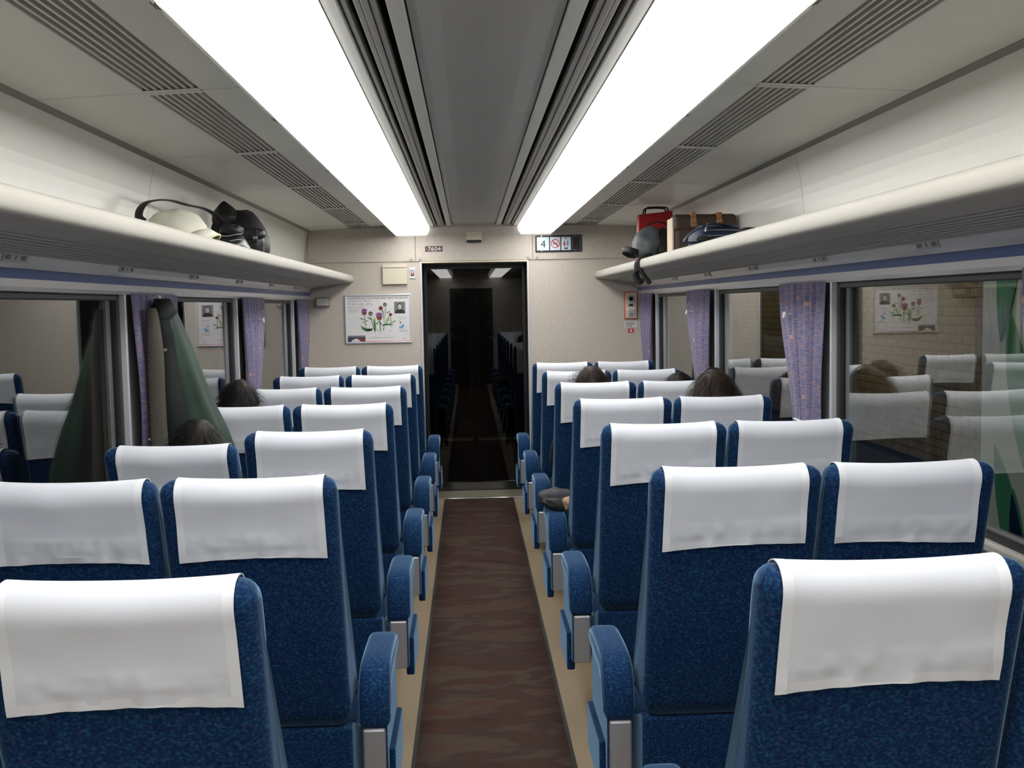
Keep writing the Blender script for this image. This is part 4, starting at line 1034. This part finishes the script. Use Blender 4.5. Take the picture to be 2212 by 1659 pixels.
g = G(); softbox(g, (1.015, 4.79, 1.812), (.035, .016, .014), 2.2, ns=.2, seed=33); g.build('strap_knot', 'bag_black', r, smooth=True, origin=o)
# --- black folded garment at the end of the row of bags
r = tag(empty('folded_garment', (1.20, 4.50, 1.742)), 'flat black folded garment at the end of the bag row behind the navy bag', 'garment'); o = Vector(r.location)
g = G(); softbox(g, (1.195, 4.52, 1.785), (.105, .17, .045), 3, ns=.16, seed=41, taper=.2); g.build('body', 'bag_black', r, smooth=True, origin=o)
g = G(); softbox(g, (1.20, 4.60, 1.825), (.085, .09, .022), 2.6, ns=.2, seed=43); g.build('fold', 'bag_black', r, smooth=True, origin=o)

# ================================================================= PASSENGERS
def skin_mesh(name, J, E_, mat, parent, root=0, sub=2):
    me = bpy.data.meshes.new(name); me.from_pydata([j[0] for j in J], E_, [])
    o = bpy.data.objects.new(name, me); COL.objects.link(o); o.parent = parent
    m = o.modifiers.new('skin', 'SKIN'); m.use_smooth_shade = True
    if not me.skin_vertices: bpy.context.view_layer.update()
    sv = me.skin_vertices[0].data if me.skin_vertices else None
    if sv is None:
        bm = bmesh.new(); bm.from_mesh(me); bm.verts.layers.skin.verify(); bm.to_mesh(me); bm.free(); sv = me.skin_vertices[0].data
    for i, j in enumerate(J):
        r_ = j[1]; sv[i].radius = r_ if isinstance(r_, tuple) else (r_, r_); sv[i].use_root = (i == root)
    m2 = o.modifiers.new('sub', 'SUBSURF'); m2.levels = sub; m2.render_levels = sub
    me.materials.append(MATS[mat]); return o
def make_head(root, c, hairmat, style, tilt, seed, yawdeg=0):
    """head facing +y, centre c (local); style: short / curly / long"""
    hd = empty('head')
    bpy.data.objects.remove(hd)
    rnd = random.Random(seed)
    def hf(d):
        k = 1.0
        if d.z < -.2: k *= 1-.16*(-d.z-.2)*(1+.6*abs(d.x))
        k += .10*math.exp(-((d.x/.12)**2+((d.z+.10)/.17)**2))*(1 if d.y > .3 else 0)*smooth01(d.y, .5, .95)   # nose
        k += .03*math.exp(-((d.z-.22)/.08)**2)*smooth01(d.y, .5, .9)                                            # brow
        k -= .05*math.exp(-(((abs(d.x)-.36)/.14)**2+((d.z-.06)/.09)**2))*smooth01(d.y, .5, .85)                 # eye sockets
        k += .035*math.exp(-((d.x/.25)**2+((d.z+.48)/.08)**2))*smooth01(d.y, .4, .8)                            # mouth
        k += .05*math.exp(-((d.x/.3)**2+((d.z+.85)/.15)**2))*smooth01(d.y, .1, .5)                              # chin
        return k
    R_ = (.076, .096, .118)
    g = G(); g.ell((0, 0, 0), R_, 36, 26, hf)
    for sx_ in (-1, 1): g.ell((sx_*.078, -.006, -.006), (.010, .020, .032), 10, 8)
    h = g.build('head', 'skin', root, smooth=True, loc=c); h.rotation_euler = (math.radians(tilt), 0, math.radians(yawdeg))
    for sx_ in (-1, 1):
        G().ell((sx_*.030, .077, .010), (.012, .010, .009), 12, 8).build('eye', 'eye_white', h, smooth=True)
        G().ell((sx_*.030, .0855, .010), (.005, .004, .005), 10, 6).build('iris', 'eye_dark', h, smooth=True)
        G().tube([(sx_*.016, .090, .030), (sx_*.030, .089, .036), (sx_*.046, .080, .030)], .0035, 6).build('eyebrow', hairmat, h)
    G().tube([(-.024, .083, -.055), (-.010, .092, -.053), (0, .093, -.055), (.010, .092, -.053), (.024, .083, -.055)], [.002, .005, .0055, .005, .002], 8).build('mouth', 'lip', h, smooth=True)
    # hair shell, open at the face
    def hk(d):
        face = smooth01(d.y, .25, .6)*(1-smooth01(d.z, .35, .62)); low = 1-smooth01(d.z, -.75, -.45) if style != 'long' else 0
        b = (.11 if style != 'curly' else .16)+.05*mnoise.noise(d*(4 if style != 'curly' else 7)+Vector((seed, 0, 0)))
        if d.z > .6: b *= 1-.3*smooth01(d.z, .6, .95)
        return 1+b-(.17 if style != 'curly' else .22)*max(face, low)
    g = G(); g.ell((0, -.004, .004), R_, 40, 28, hk)
    n = {'short': 900, 'curly': 800, 'long': 900}[style]
    for i in range(n):
        while True:
            d = Vector((rnd.gauss(0, 1), rnd.gauss(0, 1), rnd.gauss(0, 1))).normalized()
            if d.z > (-.55 if style != 'long' else -.4) and not (d.y > .35 and d.z < .45): break
        base = Vector((d.x*R_[0], d.y*R_[1], d.z*R_[2]))*1.08
        crown = Vector((.12, -.25, 1)).normalized(); tn_ = (d-crown*d.dot(crown))
        if tn_.length < .05: tn_ = Vector((rnd.uniform(-1, 1), rnd.uniform(-1, 1), 0))
        tn_.normalize(); tn_ = (tn_+Vector((rnd.uniform(-.3, .3), rnd.uniform(-.3, .3), rnd.uniform(-.4, .05)))).normalized()
        ln = {'short': rnd.uniform(.022, .045), 'curly': rnd.uniform(.03, .05), 'long': rnd.uniform(.05, .09)}[style]
        lift = {'short': rnd.uniform(.05, .28), 'curly': rnd.uniform(.3, .8), 'long': rnd.uniform(.02, .10)}[style]
        if d.z > .8: lift *= .35
        side = d.cross(tn_).normalized()*rnd.uniform(.0012, .0024); pts = []
        for q in range(5):
            t_ = q/4; p = base+tn_*ln*t_+d*(ln*lift*math.sin(t_*math.pi*.75))-Vector((0, 0, 1))*ln*.55*t_*t_*(1.8 if style == 'long' else 1)
            if style == 'curly': p += d*.010*math.sin(t_*7+i)+side.normalized()*.010*math.cos(t_*7+i)
            p.y = max(p.y, -.108)
            pts.append((p-side*(1-t_*.9), p+side*(1-t_*.9)))
        V = [a for ab in pts for a in ab]; g.add(V, [(2*q, 2*q+1, 2*q+3, 2*q+2) for q in range(4)])
    if style == 'long':
        S = []
        for q in range(9):
            t_ = q/8; z = .02-.20*t_; ww = .088+.012*math.sin(t_*3); S.append([(ww*math.cos(a), -.030+(.085-.02*t_)*math.sin(a), z) for a in [math.pi*(1+k/14) for k in range(15)]] + [((ww-.02)*math.cos(a), -.025+(.06-.02*t_)*math.sin(a), z) for a in [math.pi*(2-k/14) for k in range(15)]])
        g.loft(S)
    g.build('hair', hairmat, h, smooth=True)
    return h
def make_hand(root, c, sgn, mat='skin'):
    """relaxed hand resting palm down, wrist at c, pointing +y"""
    J = [(Vector(c)+Vector(p), r_) for p, r_ in (((0, 0, 0), (.020, .028)), ((0, .045, .004), (.016, .034)), ((0, .085, .004), (.014, .036)))]; E_ = [(0, 1), (1, 2)]
    for dx, ln in ((-.027, .066), (-.009, .078), (.009, .072), (.026, .056)):
        b = len(J); J += [(Vector(c)+Vector((sgn*-dx, .085+ln*f, z)), r_) for f, z, r_ in ((.1, .004, .0095), (.45, .006, .009), (.8, -.008, .008), (1, -.022, .007))]
        E_ += [(2, b), (b, b+1), (b+1, b+2), (b+2, b+3)]
    b = len(J); J += [(Vector(c)+Vector((-sgn*.036, .04, -.002)), .011), (Vector(c)+Vector((-sgn*.052, .075, -.008)), .010), (Vector(c)+Vector((-sgn*.050, .10, -.014)), .008)]
    E_ += [(1, b), (b, b+1), (b+1, b+2)]
    return skin_mesh('hand', J, E_, mat, root, 0, 2)
def make_person(x, yrow, top_z, label, top, trousers, hair, style, lean=0, seed=1, leg_out=0, yawdeg=0):
    """seated passenger facing the end wall; yrow = rear of the headrest of the seat"""
    hipy = yrow+.40; sy_ = 0
    r = tag(empty('person', (x, hipy, 0)), label, 'person', 'seated passengers')
    zs = .435+.085                                  # pelvis height above the cushion
    hz = top_z-.128                                 # head centre
    # back leans to the seat back: chest and head behind the hip
    hy = yrow+.195-hipy+lean; ny = hy-.01
    sh = hz-.235
    J = [((0, -.015, zs), (.155, .10)), ((0, -.06, zs+.14), (.14, .095)), ((0, hy*.8+.0, sh-.10), (.155, .10)), ((0, hy*.95, sh), (.12, .075)), ((0, ny, sh+.085), .052), ((0, hy, sh+.13), .048)]
    E_ = [(0, 1), (1, 2), (2, 3), (3, 4), (4, 5)]
    for sg in (-1, 1):
        b = len(J); out = leg_out if sg < 0 else 0
        J += [((sg*.10, .02, zs-.01), .085), ((sg*.12-out*.3, .36, zs+.0), .070), ((sg*.12-out*.5, .40, zs-.05), .062), ((sg*.12-out*.9, .37, .26), .056), ((sg*.12-out, .36, .10), .042)]
        E_ += [(0, b), (b, b+1), (b+1, b+2), (b+2, b+3), (b+3, b+4)]
    body_leg = len(J)
    for sg in (-1, 1):
        b = len(J); J += [((sg*.165, hy*.95, sh-.01), .060), ((sg*.175, hy*.7+.03, sh-.15), .050), ((sg*.165, -.04, zs+.15), .044), ((sg*.14, .10, zs+.10), .040), ((sg*.085, .20, zs+.108), .032)]
        E_ += [(3, b), (b, b+1), (b+1, b+2), (b+2, b+3), (b+3, b+4)]
    skin_mesh('body', J, E_, top, r, 0, 2)
    for sg in (-1, 1):
        make_hand(r, (sg*.075, .215, zs+.112), sg)
        out = leg_out if sg < 0 else 0
        S = []
        for yy, w_, h_, z_ in ((-.075, .026, .03, .035), (-.06, .036, .05, .045), (0, .040, .05, .05), (.06, .044, .038, .04), (.12, .046, .03, .032), (.165, .040, .024, .026), (.19, .022, .016, .02)):
            S.append([(sg*.12-out+w_*math.cos(a), .36+yy, z_+h_*math.sin(a)) for a in [2*math.pi*k/14 for k in range(14)]])
        g = G().loft(S); g.v = [(a, b_, max(c_, .001)) for a, b_, c_ in g.v]; g.build('shoe', 'shoe_black', r, smooth=True)
    G().tube([(0, ny-.004, sh+.055), (0, ny, sh+.08)], .058, 16).build('collar', trousers, r, smooth=True)
    make_head(r, (0, hy+.005, hz), hair, style, -6, seed, yawdeg)
    return r
make_person(-.965, 3.36, 1.172, 'passenger with straight black hair in the reclined seat below the green coat', 'cloth_charcoal', 'cloth_black', 'hair_black', 'short', seed=3)
make_person(-1.03, 4.34, 1.236, 'passenger with tousled black hair in the seat beyond the green coat', 'cloth_black', 'cloth_charcoal', 'hair_black', 'short', seed=4)
make_person(.575, 5.28, 1.202, 'passenger with curly brown hair and black clothes in an aisle seat', 'cloth_black', 'cloth_black', 'hair_brown', 'curly', seed=5)
ct = bpy.data.objects['person.002']
S = []
for i in range(9):
    q = i/8; x = -.13-.13*q-.01*math.sin(q*5); z = .47-.15*q; S.append([(x, .10+.02*q, z), (x+.004, .18, z+.008), (x, .30-.06*q, z), (x+.012, .30-.06*q, z-.004), (x+.016, .18, z+.002), (x+.012, .10+.02*q, z-.004)])
G().loft(S).build('coat_tail', 'cloth_black', ct, smooth=True)
make_person(1.035, 5.28, 1.168, 'passenger with dark hair by the window, beside the curly haired one', 'cloth_charcoal', 'cloth_black', 'hair_black', 'short', seed=6)
make_person(1.0, 4.34, 1.238, 'passenger with long dark brown hair and a black hairband by the window', 'cloth_brown', 'cloth_charcoal', 'hair_brown', 'long', seed=7)
hb = [c_ for c_ in bpy.data.objects['person.004'].children if c_.name.startswith('head')][0]
G().tube([(.0875*math.cos(a), .018, .006+.131*math.sin(a)) for a in [math.pi*k/20 for k in range(21)]], .009, 8, flat=.003, up=(1, 0, 0)).build('hairband', 'black_plastic', hb, smooth=True)

# dark jacket with a tan lining thrown over the aisle armrest
r = tag(empty('folded_jacket', (.40, 4.78, .61)), 'dark jacket with tan lining thrown over an aisle armrest', 'jacket'); o = Vector(r.location)
g = G(); softbox(g, (.335, 4.80, .652), (.085, .115, .038), 2.8, ns=.32, seed=51, taper=.2); g.build('body', 'cloth_dark', r, smooth=True, origin=o)
g = G(); softbox(g, (.385, 4.69, .645), (.045, .035, .036), 2.4, ns=.25, seed=53, lean=(.02, .01)); g.build('lining', 'cloth_tan', r, smooth=True, origin=o)
g = G(); softbox(g, (.335, 4.69, .640), (.04, .03, .028), 2.4, ns=.25, seed=55, lean=(-.03, .01)); g.build('sleeve', 'cloth_black', r, smooth=True, origin=o)

# ================================================================= OUTSIDE THE RIGHT-HAND WINDOWS
BX = 2.55
bw = G().box(BX+.012, BX+.10, 2.0, 24, -1, 3.2).build('wall_platform', 'mortar'); tag(bw, kind='structure')
bl, bh = .15, .044
bm_ = bpy.data.meshes.new('brick'); gb = G().box(0, .012, 0, bl, 0, bh); bm_.from_pydata(gb.v, [], gb.f); bm_.materials.append(MATS['brick'])
rest = G()
for j in range(0, 34):
    for i in range(0, 100):
        y = 4.9+i*(bl+.006)+(.5*(bl+.006) if j % 2 else 0); z = .6+j*(bh+.005)
        if 10 <= j < 20 and i < 30:
            b_ = bpy.data.objects.new('brick', bm_); COL.objects.link(b_); b_.parent = bw; b_.location = (BX+random.uniform(-.001, .001), y, z)
        else: rest.box(BX, BX+.012, y, y+bl, z, z+bh)
tag(rest.build('bricks', 'brick', bw), kind='stuff')
# white panel with green leaf shapes on the platform
r = tag(empty('leaf_panel', (2.3, 3.9, 0)), 'white panel with green leaf pattern outside the window', 'panel'); o = Vector(r.location)
G().box(2.30, 2.33, 2.9, 4.80, .0, 2.1).build('board', 'board_white', r, origin=o, bevel=.004)
for k, (y, z, ln, an, wd) in enumerate(((4.55, 1.75, .85, 100, .10), (4.45, 1.10, .8, 74, .09), (4.5, .50, .8, 66, .09), (4.05, 1.65, .7, 70, .07), (3.95, .95, .8, 105, .08), (4.45, .45, .5, 80, .06), (3.7, 1.4, .8, 95, .08), (3.6, .6, .8, 80, .08), (3.4, 1.7, .7, 70, .08))):
    a = math.radians(an); L_, R_ = [], []
    for i in range(11):
        q = i/10; w2 = wd*math.sin(math.pi*q)**.8; cy = y+(q-.5)*ln*math.cos(a); cz = z+(q-.5)*ln*math.sin(a)
        L_.append((cy-w2*math.sin(a), cz+w2*math.cos(a))); R_.append((cy+w2*math.sin(a), cz-w2*math.cos(a)))
    G().prism(L_+R_[1:-1][::-1], 'x', 2.294, 2.30).build('leaf', 'leaf_green', r, origin=o)

# unseen lamp, added to brighten the brick wall and the leaf panel
r = tag(empty('added_lamp', (1.95, 4.4, 2.62)), 'unseen tube lamp added outside to brighten the leaf panel and brick wall', 'lamp'); o = Vector(r.location)
G().box(1.90, 2.00, 3.6, 12.2, 2.64, 2.70).build('housing', 'trim_grey', r, origin=o, bevel=.01)
G().cyl((1.95, 3.65, 2.62), .016, 8.5, 'y', 12).build('tube', 'added_lamp_tube', r, origin=o)
G().box(1.93, 1.97, 4.3, 4.5, 2.70, 3.2).build('hanger', 'trim_grey', r, origin=o)
